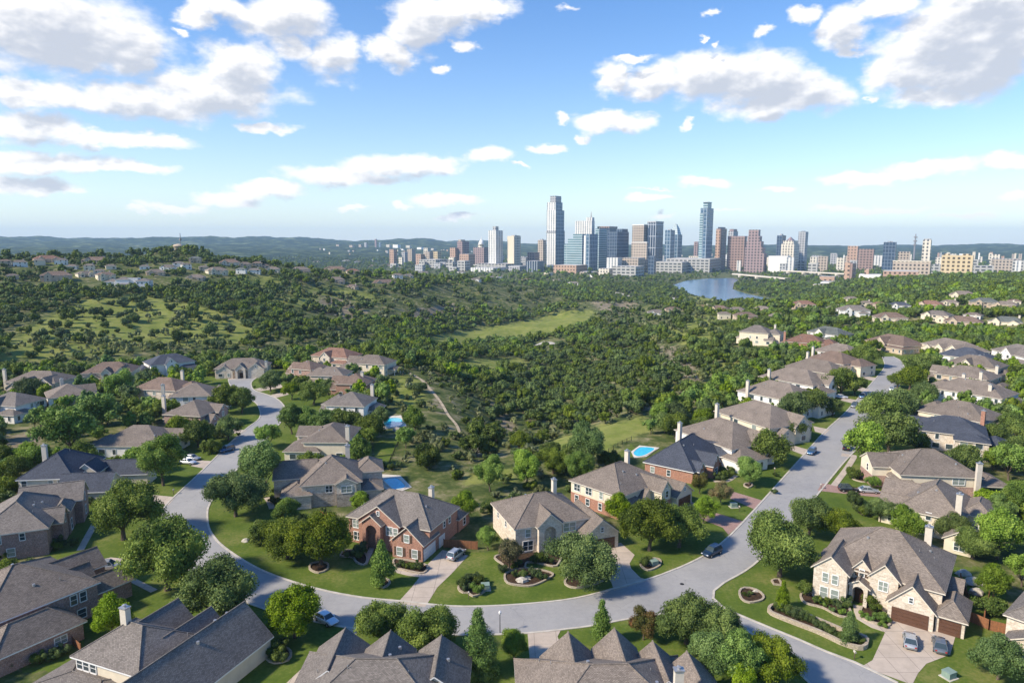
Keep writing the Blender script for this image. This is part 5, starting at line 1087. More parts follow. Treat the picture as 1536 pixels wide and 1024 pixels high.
def crown_mesh(name,mat,seed,Rr,Hh,zc,nb,nl,ls,shape='round',trunk=None,core_sub=1):
    V,Fq,tint,cs=crown_arrays(seed,Rr,Hh,zc,nb,nl,ls,shape); v,f=ico(core_sub); r=np.random.default_rng(seed+99)
    CV=[];CF=[];CTn=[];k=len(V)
    for c,br,tb in cs:
        CV.append(c+v*br*(1+.16*r.normal(size=(len(v),1)))); CF.append(f+k); CTn.append(np.full(len(v),tb*.65+.2)); k+=len(v)
    Vv=np.concatenate([V]+CV); tn=np.concatenate([tint]+CTn); tris=np.concatenate(CF)
    faces=[Fq,tris]; nt=len(Fq)+len(tris); mi=np.zeros(nt,np.int32)
    loops=np.concatenate([Fq.ravel(),tris.ravel()]); starts=np.concatenate([np.arange(len(Fq))*4,len(Fq)*4+np.arange(len(tris))*3]); tot=np.concatenate([np.full(len(Fq),4),np.full(len(tris),3)])
    if trunk is not None:
        tm=trunk; kv=len(Vv); Vv=np.concatenate([Vv,np.array(tm.v)]); tn=np.concatenate([tn,np.full(len(tm.v),.5)])
        tl=[];ts=[];tt=[]; st=len(loops)
        for q in tm.f: ts.append(st); tt.append(len(q)); tl+= [kv+i for i in q]; st+=len(q)
        loops=np.concatenate([loops,tl]); starts=np.concatenate([starts,ts]); tot=np.concatenate([tot,tt]); mi=np.concatenate([mi,np.ones(len(tm.f),np.int32)])
    me=bpy.data.meshes.new(name); me.vertices.add(len(Vv)); me.vertices.foreach_set('co',Vv.ravel().astype(np.float32))
    me.loops.add(len(loops)); me.loops.foreach_set('vertex_index',loops.astype(np.int32)); me.polygons.add(len(starts)); me.polygons.foreach_set('loop_start',starts.astype(np.int32)); me.polygons.foreach_set('loop_total',tot.astype(np.int32))
    me.materials.append(mat)
    if trunk is not None: me.materials.append(M['bark']); me.polygons.foreach_set('material_index',mi)
    me.update(); a=me.attributes.new('tint','FLOAT','POINT'); a.data.foreach_set('value',tn.astype(np.float32)); return me
def trunk_mb(seed,Rr,zc,h0,r0,limbs=5):
    rn=random.Random(seed); m=MB(); lean=(rn.uniform(-.3,.3),rn.uniform(-.3,.3))
    m.tube([(0,0,-.4),(lean[0]*.3,lean[1]*.3,h0*.55),(lean[0],lean[1],h0)],[r0*1.35,r0*.95,r0*.8],8)
    for i in range(limbs):
        a=i*6.28/limbs+rn.uniform(-.4,.4); q=rn.uniform(.45,.7)*Rr
        m.tube([(lean[0],lean[1],h0*.92),(lean[0]+math.cos(a)*q*.45,lean[1]+math.sin(a)*q*.45,h0+(zc-h0)*.45),(lean[0]+math.cos(a)*q,lean[1]+math.sin(a)*q,zc+rn.uniform(-.2,.8))],[r0*.6,r0*.38,r0*.12],6)
    return m
# kind: (R, half height, centre height, blobs, leaf scale, material, shape, trunk height, trunk radius, name)
KIND={'oak':(4.6,3.4,3.8,50,1.0,'leaf_oak','round',1.5,.30,'live_oak_tree'),'elm':(3.7,3.9,4.4,42,1.0,'leaf_elm','round',1.7,.2,'elm_tree'),'yel':(3.9,3.4,3.9,40,1.0,'leaf_yel','round',1.6,.2,'bright_green_tree'),
 'jun':(2.7,2.0,1.35,24,.8,'leaf_jun','round',.3,.18,'juniper_tree'),'con':(3.0,4.6,4.9,44,.9,'leaf_yel','cone',1.4,.2,'conical_tree'),'red':(2.4,2.3,2.9,18,.75,'leaf_red','round',1.2,.12,'crape_myrtle_tree'),'slim':(2.1,3.0,3.7,34,.8,'leaf_elm','cone',1.3,.12,'young_tree'),
 'sage':(1.5,1.0,.8,9,.6,'leaf_sage','round',.3,.06,'scrub_bush'),'bush':(1.0,.75,.65,8,.42,'leaf_jun','round',.2,.05,'garden_shrub'),'lbush':(1.0,.7,.62,8,.42,'leaf_yel','round',.2,.05,'garden_shrub')}
LODP={0:(17000,.27,1),1:(6500,.40,1),2:(900,.80,1),3:(200,1.3,1)}
PROT={}
def variants(kind,lod):
    key=(kind,lod)
    if key not in PROT:
        Rr,Hh,zc,nb,lsc,mt,sh,th,tr,nm=KIND[kind]; nl,ls,cs_=LODP[lod]; out=[]
        small=kind in('bush','lbush','sage')
        nl=int(nl*(min(1,(Rr/4.2)**1.2) if not small else .14)); nl=max(nl,60)
        nb_=nb if lod<2 else max(6,nb//3)
        for v in range(5 if lod==0 else 6 if lod==1 else 3):
            sd=sum(map(ord,kind))*31+v*7+lod
            tm=trunk_mb(sd,Rr,zc,th,tr,5 if lod<2 else 3)
            if lod<2: out.append((crown_mesh(kind+'_crown',M[mt],sd,Rr,Hh,zc,nb_,nl,ls*lsc,sh,None,2 if lod==0 and not small else 1),tm.mesh('trunk',[M['bark']])))
            else: out.append((crown_mesh(kind+'_tree',M[mt],sd,Rr,Hh,zc,nb_,nl,ls*lsc,sh,tm),None))
        PROT[key]=out
    return PROT[key]
rt=random.Random(11); TREES=[]; ntree=0
def plant(kind,x,y,s,label,group,lod,z=None,cat='tree',sz=None):
    global ntree
    z=hz(x,y) if z is None else z; vs=variants(kind,lod); cm,tm=vs[rt.randrange(len(vs))]; nm=KIND[kind][9]
    sz=sz or s*rt.uniform(.9,1.1)
    if tm is None:
        r=bpy.data.objects.new(nm,cm); C.objects.link(r)
    else:
        r=empty(nm); o=bpy.data.objects.new('crown' if cat=='tree' else 'foliage',cm); C.objects.link(o); o.parent=r; o=bpy.data.objects.new('trunk' if cat=='tree' else 'stem',tm); C.objects.link(o); o.parent=r
    r.location=(x,y,z-.05); r.rotation_euler=(0,0,rt.uniform(0,6.28)); r.scale=(s,s,sz); tag(r,label,cat,group); TREES.append((x,y,KIND[kind][0]*s)); ntree+=1; return r
# trees placed one by one: crown centre pixel, crown width in pixels, kind, label
NT_=[(248,836,128,'oak','broad oak right of the lower left house driveway'),(324,888,122,'oak','spreading oak between grey roofed house and curving road'),(165,922,68,'yel','bright leafy tree behind the pale foreground chimney'),(120,985,0,'','') ,
(182,770,102,'oak','round dark oak on lawn before the mottled brick house'),(242,686,76,'elm','large elm by the driveway of the slate roofed cream house'),(352,742,84,'oak','kerbside oak with pale boulders at its foot'),(390,704,76,'elm','green tree behind the kerbside oak'),(398,803,56,'jun','dark juniper left of the two oaks at red brick house'),(430,806,80,'oak','left oak of the pair beside the red brick house'),(480,812,90,'oak','right oak of the pair beside the red brick house'),
(572,842,46,'slim','young tree in ring bed before the red brick house'),(440,916,88,'yel','bright green tree hiding the white parked car'),(570,936,80,'oak','oak behind left gable of the three gabled roof'),(645,946,92,'oak','dark oak at bottom behind the middle gable'),(718,962,66,'con','bright conical tree at bottom centre'),(771,968,44,'elm','white flowering small tree by globe lamp'),(903,932,42,'slim','slim light green tree behind the leftmost street gable'),(966,934,46,'red','brownish green tree on the lawn at bottom centre'),
(1030,930,92,'oak','grey-green oak left in the cluster at side street mouth'),(1080,945,80,'oak','tall oak right in the cluster at side street mouth'),(1066,984,74,'elm','elm below the side street oaks'),(1112,990,76,'elm','pale green elm right of the chimney house'),(1160,992,86,'oak','dark oak at bottom by the side street kerb'),(1110,1020,50,'elm','leafy tree at bottom edge by the side street'),
(1172,822,112,'oak','huge oak left of the big limestone corner house'),(1215,778,70,'oak','oak behind the huge corner oak'),(1262,785,64,'oak','oak beside the roof of the big corner house'),(1175,890,28,'slim','slim bright tree on the corner lawn'),(1275,936,34,'slim','small tree at the end of the retaining wall bed'),(1360,790,50,'elm','pointed tree behind the big corner roof'),(1425,790,56,'oak','oak behind the chimney of the big corner house'),(1462,815,60,'oak','dark tree in the yard behind the big corner house'),(1500,800,70,'elm','bright tree at right edge behind the big corner house'),(1493,870,52,'elm','elm above the weathered fence'),
(1500,985,74,'yel','bushy bright tree at lower right corner'),(876,838,104,'oak','large round oak before the arched limestone house'),(764,826,48,'red','reddish crape myrtle at the arched limestone house corner'),(732,806,34,'elm','small tree between red brick and limestone houses'),(975,790,92,'oak','left of the oaks before the cream and brick house'),(1020,788,84,'oak','right of the oaks before the cream and brick house'),(930,764,42,'elm','bright elm against the cream and brick house wall'),(1056,762,40,'elm','small elm beside the brown garage of cream and brick house'),(1050,722,32,'red','dark small tree by slate blue roofed house'),(1082,738,34,'red','round dark tree between two pink driveways'),
(1125,702,44,'elm','round elm in ring bed on the right street lawn'),(1150,672,66,'oak','dark oak beside the third canyon row house'),(1118,668,34,'elm','small elm at front of the third canyon row house'),(1195,643,46,'oak','round oak near the dark blue suv'),(1190,612,50,'oak','oak above the round one near the dark blue suv'),(1222,604,50,'oak','big dark oak on the upper street lots'),(1250,610,34,'oak','rightmost oak of the upper street lots'),(1262,574,50,'oak','oak across from the far parked suv'),(1283,578,34,'oak','kerbside tree behind the far blue suv'),(1298,533,44,'oak','dark oak at the left of the road bend'),(1297,546,32,'oak','lower tree at the left of the road bend'),
(1300,668,62,'elm','bright elm at the right kerb by the black pickup'),(1336,650,80,'oak','wide oak behind the black pickup'),(1316,612,64,'oak','round oak at right kerb above the pickup'),(1352,612,60,'oak','oak right of the round kerb oak'),(1366,566,46,'oak','tree between the bend and double chimney house'),(1385,590,40,'oak','tree before the brick chimney row house'),(1347,570,30,'oak','kerbside tree right of the street bend'),(1385,545,48,'oak','oak between the road bend and the white row houses'),(1282,712,26,'jun','small round tree in a mulch bed'),(1310,722,22,'yel','light shrub tree near the pink driveway'),(1282,750,28,'jun','dark bush tree hiding the silver driveway car'),(1322,765,44,'oak','low dark tree in front of the cream house garage'),
(1516,690,54,'elm','elm on the lawn right of the patio house'),(1492,650,40,'oak','tree right of slate roofed stone house'),(1522,748,50,'elm','tree on the lawn at right edge below the patio'),(1497,765,44,'elm','bushy tree before the patio lawn'),(1525,640,50,'oak','oak at right edge beside slate roofed stone house'),
(402,650,40,'elm','round bright tree on the inner kerb of the left street'),(437,626,44,'elm','tree before the cream porch house'),(465,630,40,'elm','elm between grey roofed white house and street'),(520,636,50,'oak','tree line behind the cream porch house roof'),(548,655,40,'oak','oak between the small blue pool and cream porch house'),(405,571,40,'oak','broad tree by dark brown roofed house'),(437,583,28,'elm','round tree on the inner bend of the left street'),(470,590,42,'oak','tree in front of the orange brick canyon house'),(492,580,30,'oak','small tree touching the orange brick canyon house'),
(340,598,52,'oak','left oak of the wide pair on the left street outer bend'),(362,602,44,'oak','right oak of the wide pair on the left street outer bend'),(342,645,40,'oak','open crowned tree on the left street lawn'),(297,650,52,'oak','dense tree beside low tan hip roofed house'),(318,672,34,'jun','dark round tree on the left street lawn'),(270,645,44,'oak','tree between low tan house and brick side house'),(100,640,80,'elm','big elm left of the low tan hip roofed house'),(145,618,66,'elm','elm behind the low tan hip roofed house'),(180,575,46,'elm','bright tree right of the wraparound porch house'),(48,610,44,'jun','dark tree between left edge and porch house'),(45,585,50,'oak','oak below the stone arch house'),(20,780,0,'',''),
(640,688,54,'jun','large round juniper below the narrow back lawn'),(628,580,28,'jun','round juniper beside the canyon trail'),(712,662,56,'jun','large juniper above the canyon slope'),(740,630,52,'jun','rounded juniper left of the canyon woods'),(714,632,40,'jun','juniper beside the canyon trail bend'),(621,630,36,'elm','round green tree right of the small blue pool'),(735,712,44,'elm','bright tree behind the red brick house'),(700,760,40,'elm','light green tree right of the red brick rear wing'),(790,700,50,'elm','tree behind the arched limestone house, left'),(830,690,52,'oak','oak behind the arched limestone house, right'),(880,668,60,'elm','tall green tree at the end of the sunny meadow strip'),(870,700,50,'yel','bright tree below the sunny meadow strip'),(912,690,36,'jun','dark tree at the iron fence'),(540,752,34,'elm','clipped tree beside the rough stone house'),(430,765,44,'elm','small tree below the rough stone house'),(455,785,36,'jun','dark bushy tree beneath the rough stone house wall'),
(30,870,0,'',''),(1385,770,40,'elm','elm right behind the big corner house peak')]
for (px,py,w,k,l) in NT_:
    if not k: continue
    zc=KIND[k][2]
    x,y,z=W(px,py,zc); 
    for _ in range(2):
        dpt=y*CP-(z-H)*SP; s=(w/1024*dpt/2)/(KIND[k][0]*1.02); x,y,z=W(px,py,zc*s)
    D=math.hypot(x,y); plant(k,x,y,s,l,'trees among the houses',0 if D<185 else 1)
# garden shrubs
SH=[(E_,[(120,850,1.3),(195,880,1.0),(240,880,1.2),(300,870,1.4),(330,890,1.1),(190,830,1.0),(215,815,.9),(330,790,1.6),(300,800,1.3),(365,800,1.1),(900,815,1.3),(920,800,1.1)],'bush','dark shrub in a bed at the arched limestone house'),
 (Gc,[(380,500,1.9)],'bush','round clipped tree-like shrub at the left corner of the big house'),(Gc,[(440,560,1.0),(470,565,1.0),(500,570,.9),(535,575,1.0),(585,555,1.5),(600,590,.9),(560,600,.8)],'bush','dark hedge shrub under the left gable of the big house'),(Gc,[(690,640,.9),(720,660,.8),(790,650,1.2),(760,640,1.0),(795,690,.8),(520,610,.7),(480,580,.7),(575,625,.8)],'lbush','yellow-green mound shrub at the big house entry'),(Gc,[(740,570,1.9),(745,600,1.4)],'bush','tall shrub right of the big house arch'),
 (Gc,[(240,600,1.2),(290,620,1.3),(330,635,1.5),(365,645,1.3),(400,660,1.1),(440,690,1.0),(480,705,1.1),(520,730,1.2),(560,750,1.0),(620,770,.9),(670,775,.9),(60,530,.6),(90,525,.6)],'bush','low shrub in the retaining wall bed'),
 (Dc,[(1060,520,1.5),(1085,500,1.4),(1115,495,1.5),(1145,505,1.4),(1070,545,1.1)],'bush','clipped hedge mound of the crescent bed'),(Dc,[(1128,548,1.5)],'lbush','bright clipped ball shrub in the crescent bed'),
 (Dc,[(745,420,1.0),(775,430,1.0),(805,435,1.0),(838,430,1.3),(500,370,1.3),(530,375,1.2),(548,345,1.8)],'bush','shrub against the red brick wall'),(Dc,[(95,880,1.3),(125,870,1.6),(150,890,1.2),(145,840,1.5)],'bush','shrub in the bottom left ring bed'),
 (lambda p:crop(400,640,7.315,p),[(120,700,1.6),(130,760,1.4),(70,800,1.5),(190,800,1.5),(150,830,1.4),(620,920,1.1),(1040,800,1.3),(1090,790,1.4),(1160,700,1.6),(1220,690,1.3),(1230,430,1.3),(1290,430,1.4),(1370,440,1.4),(1450,410,1.3)],'bush','shrub around the rough stone house'),
 (lambda p:crop(0,720,3.369,p),[(365,315,1.5),(455,100,1.6),(470,115,1.3),(300,300,1.6),(290,330,1.4),(30,380,1.4),(60,930,1.2),(200,900,1.3),(250,890,1.2),(300,860,1.2)],'bush','shrub around the mottled brick house'),
 (lambda p:crop(1060,620,5.908,p),[(100,560,1.5),(150,545,1.6),(190,520,1.6),(215,490,1.3),(130,500,1.5),(600,690,1.0),(610,540,.9),(1440,850,1.6),(1400,870,1.6),(1350,850,1.4),(1480,590,1.8)],'bush','shrub on the right street lots'),
 (lambda p:crop(180,540,6.4,p),[(930,725,1.4),(990,715,1.6),(1135,710,.9),(1110,600,1.0),(1290,255,.7),(960,680,1.3),(930,620,1.2)],'bush','dark shrub on the left street lawns')]
for fn,pts,k,l in SH:
    for i,(a_1,b_1,s) in enumerate(pts):
        px,py=fn([(a_1,b_1)])[0]; x,y,_=W(px,py,.6*s); n_=len(pts)
        plant(k,x,y,s,l if n_==1 else l+', %s of them'%('left one' if n_==2 and i==0 else 'right one' if n_==2 else ordn(sorted(range(n_),key=lambda q:pts[q][0]).index(i),n_)),'garden shrubs',0,0,'shrub',s*.95)
nyard=sum(1 for t_ in TREES if t_[2]>1.9)

# ------------------------------------------------------------------ scattered vegetation
def footd(x,y):
    d=np.full(x.shape,1e9)
    for (cx,cy,yw,hx,hy) in FOOT:
        k=np.where((np.abs(x-cx)<40)&(np.abs(y-cy)<40))[0]
        if not len(k): continue
        c,s=math.cos(yw),math.sin(yw); lx=(x[k]-cx)*c+(y[k]-cy)*s; ly=-(x[k]-cx)*s+(y[k]-cy)*c
        dx=np.maximum(np.abs(lx)-hx,0); dy=np.maximum(np.abs(ly)-hy,0); d[k]=np.minimum(d[k],np.hypot(dx,dy))
    return d
def grid(D0,D1,sp,azm=44):
    am=R(azm); n1=int(2*D1*math.sin(am)/sp)+2; xs=(np.arange(n1)-n1/2)*sp; ys=np.arange(0,D1,sp); X,Y=np.meshgrid(xs,ys); X=X.ravel()+rng.uniform(-.42,.42,X.size)*sp; Y=Y.ravel()+rng.uniform(-.42,.42,Y.size)*sp
    D=np.hypot(X,Y); k=(D>D0)&(D<=D1)&(np.abs(np.arctan2(X,Y))<am); return X[k],Y[k]
CAND=[]  # x,y,z,kind,scale,zone
def projv(x,y,z):
    d=y*CP-(z-H)*SP; return 768+F*x/d,512-F*(y*SP+(z-H)*CP)/d
SPARSE=[MEAD[4]+[],[(0,515),(0,500),(60,470),(130,452),(60,482)],[(405,450),(470,425),(560,432),(640,436),(720,462),(640,482),(520,485),(430,472)],[(640,430),(760,425),(840,438),(850,458),(760,468),(690,460)],[(575,560),(640,552),(700,600),(735,640),(740,700),(700,730),(655,735),(600,690),(585,620)],[(860,455),(970,455),(1040,470),(1110,480),(1060,520),(1000,500),(900,485)],[(975,505),(1010,505),(1060,560),(1090,575),(1040,590),(1000,560)],[(0,520),(200,515),(420,510),(520,515),(480,540),(0,560)],[(1025,430),(1100,455),(1060,470),(1030,450)],[(480,510),(560,520),(560,500),(490,495)]]
GROVE=[[(760,545),(870,520),(960,515),(1000,560),(1020,600),(960,625),(880,640),(800,650),(760,600)]]
HP=np.array([(h_[1][0],h_[1][1]) for h_ in HOUSES])
TX=np.array([(t_[0],t_[1],t_[2]) for t_ in TREES])
NOGO=[[(560,695),(640,700),(690,730),(690,800),(545,790)],[(570,650),(612,655),(600,700),(560,715)],[(905,655),(1010,655),(1010,745),(900,745)],[(0,640),(66,650),(72,695),(0,700)],[(1500,720),(1560,720),(1560,765),(1440,760)],[(585,612),(632,612),(640,655),(585,660)]]
def add_zone(D0,D1,sp,zone):
    x,y=grid(D0,D1,sp); z=height(x,y); px,py=projv(x,y,z); D=np.hypot(x,y); fd=sdist(x,y,FLAT)
    rd=sdist(x,y,ROAD); ft=footd(x,y); Dn=np.maximum(np.hypot(x,y),1); ff=footd(x+x/Dn*9,y+y/Dn*9); n_=fbm(x,y,120,4); n2=fbm(x+500,y-300,45,3); u=rng.uniform(0,1,len(x)); u2=rng.uniform(0,1,len(x)); u3=rng.uniform(0,1,len(x))
    mdw=np.zeros(len(x),bool); spz=np.zeros(len(x),bool); grv=np.zeros(len(x),bool); ng=np.zeros(len(x),bool)
    for p in (MEAD[:4]): mdw|=inpoly(px,py,p)
    for p in EARTH[:1]: mdw|=inpoly(px,py,p)
    cs_=(fd<30)&(fd>-26)&(px>585)&(px<900)&(D<330)&(rd>30)
    for p in SPARSE: spz|=inpoly(px,py,p)
    for p in GROVE: grv|=inpoly(px,py,p)
    for p in NOGO: ng|=inpoly(px,py,p)
    lk=sdist(x,y,LAKE); fr=np.full(len(x),1e9)
    for l_ in FR:
        for q in l_: fr=np.minimum(fr,np.hypot((x-q[0])/1.0,np.where(y<q[1],(y-q[1])/3.2,(y-q[1]))))
    for i in range(len(x)):
        if lk[i]<4 or mdw[i] or fr[i]<12 or (585<px[i]<710 and D[i]<350 and min(abs(x[i]-q[0])+abs(y[i]-q[1]) for q in TRL)<3.6): continue
        flat=fd[i]<0
        if cs_[i] and not ng[i] and rd[i]>24 and ft[i]>4 and u[i]<.72:
            k='sage' if u2[i]<.55 else 'jun'; CAND.append((x[i],y[i],z[i],k,(.7+.9*u3[i]) if k=='sage' else .5+.5*u3[i],'slope',D[i],px[i],py[i])); continue
        if flat:
            if rd[i]<(15 if D[i]<200 else 11) or ft[i]<2.6 or (ff[i]<1.5 and u[i]<.8) or ng[i] or D[i]<150 and not (px[i]>1470 or px[i]<90): continue
            if 690<px[i]<1330 and D[i]<182: continue
            if len(TX) and np.min(np.hypot(TX[:,0]-x[i],TX[:,1]-y[i])-TX[:,2])<1.2: continue
            k=('oak','oak','elm','elm','jun')[int(u2[i]*5)]; s=.75+.5*u3[i]; CAND.append((x[i],y[i],z[i],k,s*(.85 if k!='jun' else 1.1),'yard',D[i],px[i],py[i])); continue
        if ft[i]<2.5 and D[i]<1500: continue
        if len(HP) and D[i]>330 and np.any((np.abs(HP[:,0]-x[i])<D[i]*.02+10)&(HP[:,1]-y[i]<28)&(HP[:,1]-y[i]>-3)) and u[i]<.78: continue
        if len(TX) and D[i]<330 and np.min(np.hypot(TX[:,0]-x[i],TX[:,1]-y[i])-TX[:,2])<.8: continue
        if spz[i] and not grv[i]:
            if u[i]>(.75 if n2[i]>.15 else .34)*(1.6 if D[i]<450 else .42): 
                continue
            k='jun' if u2[i]<(.7 if D[i]>450 else .5) else 'sage'; s=(.5+.9*u3[i]**2)*(1.0 if k=='jun' else 1.5)*(1.25 if D[i]<450 else 1.75); CAND.append((x[i],y[i],z[i],k,s,'slope',D[i],px[i],py[i])); continue
        p=.95 if grv[i] else np.clip(.88+.30*n_[i]+.14*n2[i],.25,1)
        if zone=='near' and 560<px[i]<760 and D[i]<420: p*=.8
        if D[i]<330 and 600<px[i]<980: p=max(p,.9)
        if D[i]>1700: p*=.32 if (1980<D[i]<3400 and 560<px[i]<1240) else .75
        if zone=='mid' and px[i]>1180: p=.95
        if u[i]>p: continue
        if grv[i]: k='jun' if u2[i]<.85 else 'oak'
        elif zone=='near': k=('jun','jun','jun','oak','sage','sage')[int(u2[i]*6)]
        elif px[i]>1150 or (560<px[i]<900): k=('oak','oak','oak','elm','jun')[int(u2[i]*5)]
        else: k=('jun','oak','oak','jun','jun')[int(u2[i]*5)]
        base={'jun':1.15,'oak':.82,'elm':.86,'yel':.8,'sage':1.3}[k]; s=base*(.55+.85*u3[i]**1.5)
        if D[i]>850: s*=1.25
        if D[i]>1700: s*=1.45
        CAND.append((x[i],y[i],z[i],k,s,'wood',D[i],px[i],py[i]))
add_zone(60,330,6.0,'near'); add_zone(330,850,5.7,'near2'); add_zone(850,1700,9.6,'mid'); add_zone(1700,3600,21,'far')
def zname(c):
    px,D=c[7],c[6]
    if c[5]=='yard': return ('behind the left street houses' if px<560 else 'behind the right street houses' if px>1330 else 'in the back gardens of the canyon row')
    if px<430: return 'on the left hillside'
    if D<420 and px<760: return 'on the canyon slope by the trail'
    if px<1000: return 'in the canyon woods'
    return 'on the slope left of the canyon row houses' if px<1150 else 'in the woods behind the right street'
tree_w={'oak':'broad dark oak','elm':'green elm','yel':'bright green tree','jun':'rounded dark juniper','sage':'dusty low bush'}
vis=[c for c in CAND if -20<c[7]<1556 and c[8]<1060]
vis.sort(key=lambda c:-c[4]*KIND[c[3]][0]/c[6])
NI=300-nyard; ind=[c for c in vis if c[3]!='sage'][:NI]; indb=[c for c in vis if c[3]=='sage'][:60]; ids=set(id(c) for c in ind+indb)
for c in ind+indb:
    bush=c[3]=='sage'; lab='%s %s'%(tree_w[c[3]],zname(c))
    plant(c[3],float(c[0]),float(c[1]),float(c[4]),lab,lab.replace('broad dark oak','oaks').replace('green elm','elms').replace('rounded dark juniper','junipers').replace('dusty low bush','bushes').replace('bright green tree','bright green trees'),1 if c[6]<230 else 2,float(c[2]),'bush' if bush else 'tree')
rest=[c for c in CAND if id(c) not in ids]
# the rest: one object per kind of cover, instanced over points
hidden=bpy.data.collections.new('foliage_sources')
def gn_scatter(name,pts,lodk,label):
    """pts: (x,y,z,kindindex,scale); kinds share one collection, picked by index"""
    kinds=['oak','elm','yel','jun','sage']; col=bpy.data.collections.new(name+'_sources'); idx=0; table={}
    for k in kinds:
        for v,(cm,_) in enumerate(variants(k,lodk)):
            o=bpy.data.objects.new('%03d_%s'%(idx,k),cm); col.objects.link(o); table[(k,v)]=idx; idx+=1
    me=bpy.data.meshes.new(name); n_=len(pts); me.vertices.add(n_); me.vertices.foreach_set('co',np.array([p[:3] for p in pts],np.float32).ravel())
    a=me.attributes.new('scl','FLOAT','POINT'); a.data.foreach_set('value',np.array([p[4] for p in pts],np.float32))
    a=me.attributes.new('rot','FLOAT','POINT'); a.data.foreach_set('value',rng.uniform(0,6.28,n_).astype(np.float32))
    a=me.attributes.new('pick','INT','POINT'); a.data.foreach_set('value',np.array([table[(p[3],rt.randrange(3))] for p in pts],np.int32))
    o=bpy.data.objects.new(name,me); C.objects.link(o); tag(o,label,'vegetation',kind='stuff')
    ng=bpy.data.node_groups.new(name,'GeometryNodeTree'); ng.interface.new_socket('Geometry',in_out='INPUT',socket_type='NodeSocketGeometry'); ng.interface.new_socket('Geometry',in_out='OUTPUT',socket_type='NodeSocketGeometry')
    N=ng.nodes; L=ng.links; gi_=N.new('NodeGroupInput'); go=N.new('NodeGroupOutput'); ip=N.new('GeometryNodeInstanceOnPoints'); ci=N.new('GeometryNodeCollectionInfo')
    ci.inputs['Collection'].default_value=col; ci.inputs['Separate Children'].default_value=True; ci.inputs['Reset Children'].default_value=True
    def at(nm,ty):
        q=N.new('GeometryNodeInputNamedAttribute'); q.data_type=ty; q.inputs['Name'].default_value=nm; return q.outputs['Attribute']
    ip.inputs['Pick Instance'].default_value=True; L.new(gi_.outputs[0],ip.inputs['Points']); L.new(ci.outputs[0],ip.inputs['Instance']); L.new(at('pick','INT'),ip.inputs['Instance Index'])
    cx=N.new('ShaderNodeCombineXYZ'); L.new(at('rot','FLOAT'),cx.inputs[2]); L.new(cx.outputs[0],ip.inputs['Rotation']); L.new(at('scl','FLOAT'),ip.inputs['Scale']); L.new(ip.outputs[0],go.inputs[0])
    md=o.modifiers.new('scatter','NODES'); md.node_group=ng; return o
near_=[(c[0],c[1],c[2]-.1,c[3],c[4]) for c in rest if c[6]<620]; far_=[(c[0],c[1],c[2]-.1,c[3],c[4]) for c in rest if c[6]>=620]
gn_scatter('hillside_woodland',near_,2,'dense mixed oak and juniper cover of the canyon and hills')
gn_scatter('distant_woodland',far_,3,'distant tree cover stretching to the lake and city')
print('trees',ntree,'yard',nyard,'stuff',len(near_),len(far_))

# ------------------------------------------------------------------ camera, sun, sky, air
cam=bpy.data.cameras.new('camera'); co=bpy.data.objects.new('camera',cam); C.objects.link(co); cam.lens=24; cam.sensor_width=36; cam.clip_start=1; cam.clip_end=60000
co.location=(0,0,H); co.rotation_euler=(math.pi/2-P,0,0); scn.camera=co
sd=Vector((math.sin(SUN_AZ)*math.cos(SUN_EL),math.cos(SUN_AZ)*math.cos(SUN_EL),math.sin(SUN_EL)))
su=bpy.data.lights.new('sun','SUN'); su.energy=3.3; su.angle=R(5.0); su.color=(1.0,.89,.73); so=bpy.data.objects.new('sun',su); C.objects.link(so); so.rotation_euler=sd.to_track_quat('Z','Y').to_euler()
w=bpy.data.worlds.new('World'); scn.world=w; w.use_nodes=True; t=NT(w); bg=t.n['Background']; bg.inputs['Strength'].default_value=.15
sky=t.N('ShaderNodeTexSky',sky_type='NISHITA'); sky.sun_disc=False; sky.sun_elevation=SUN_EL; sky.sun_rotation=SUN_AZ; sky.air_density=1.0; sky.dust_density=.3; sky.ozone_density=2.5
dr=t.N('ShaderNodeTexCoord').outputs['Generated']; sx=t.N('ShaderNodeSeparateXYZ',{0:dr})
az_=t.math('ARCTAN2',sx.outputs[0],sx.outputs[1]); el=t.math('ARCSINE',sx.outputs[2]); vec=t.N('ShaderNodeCombineXYZ',{0:az_,1:el}).outputs[0]
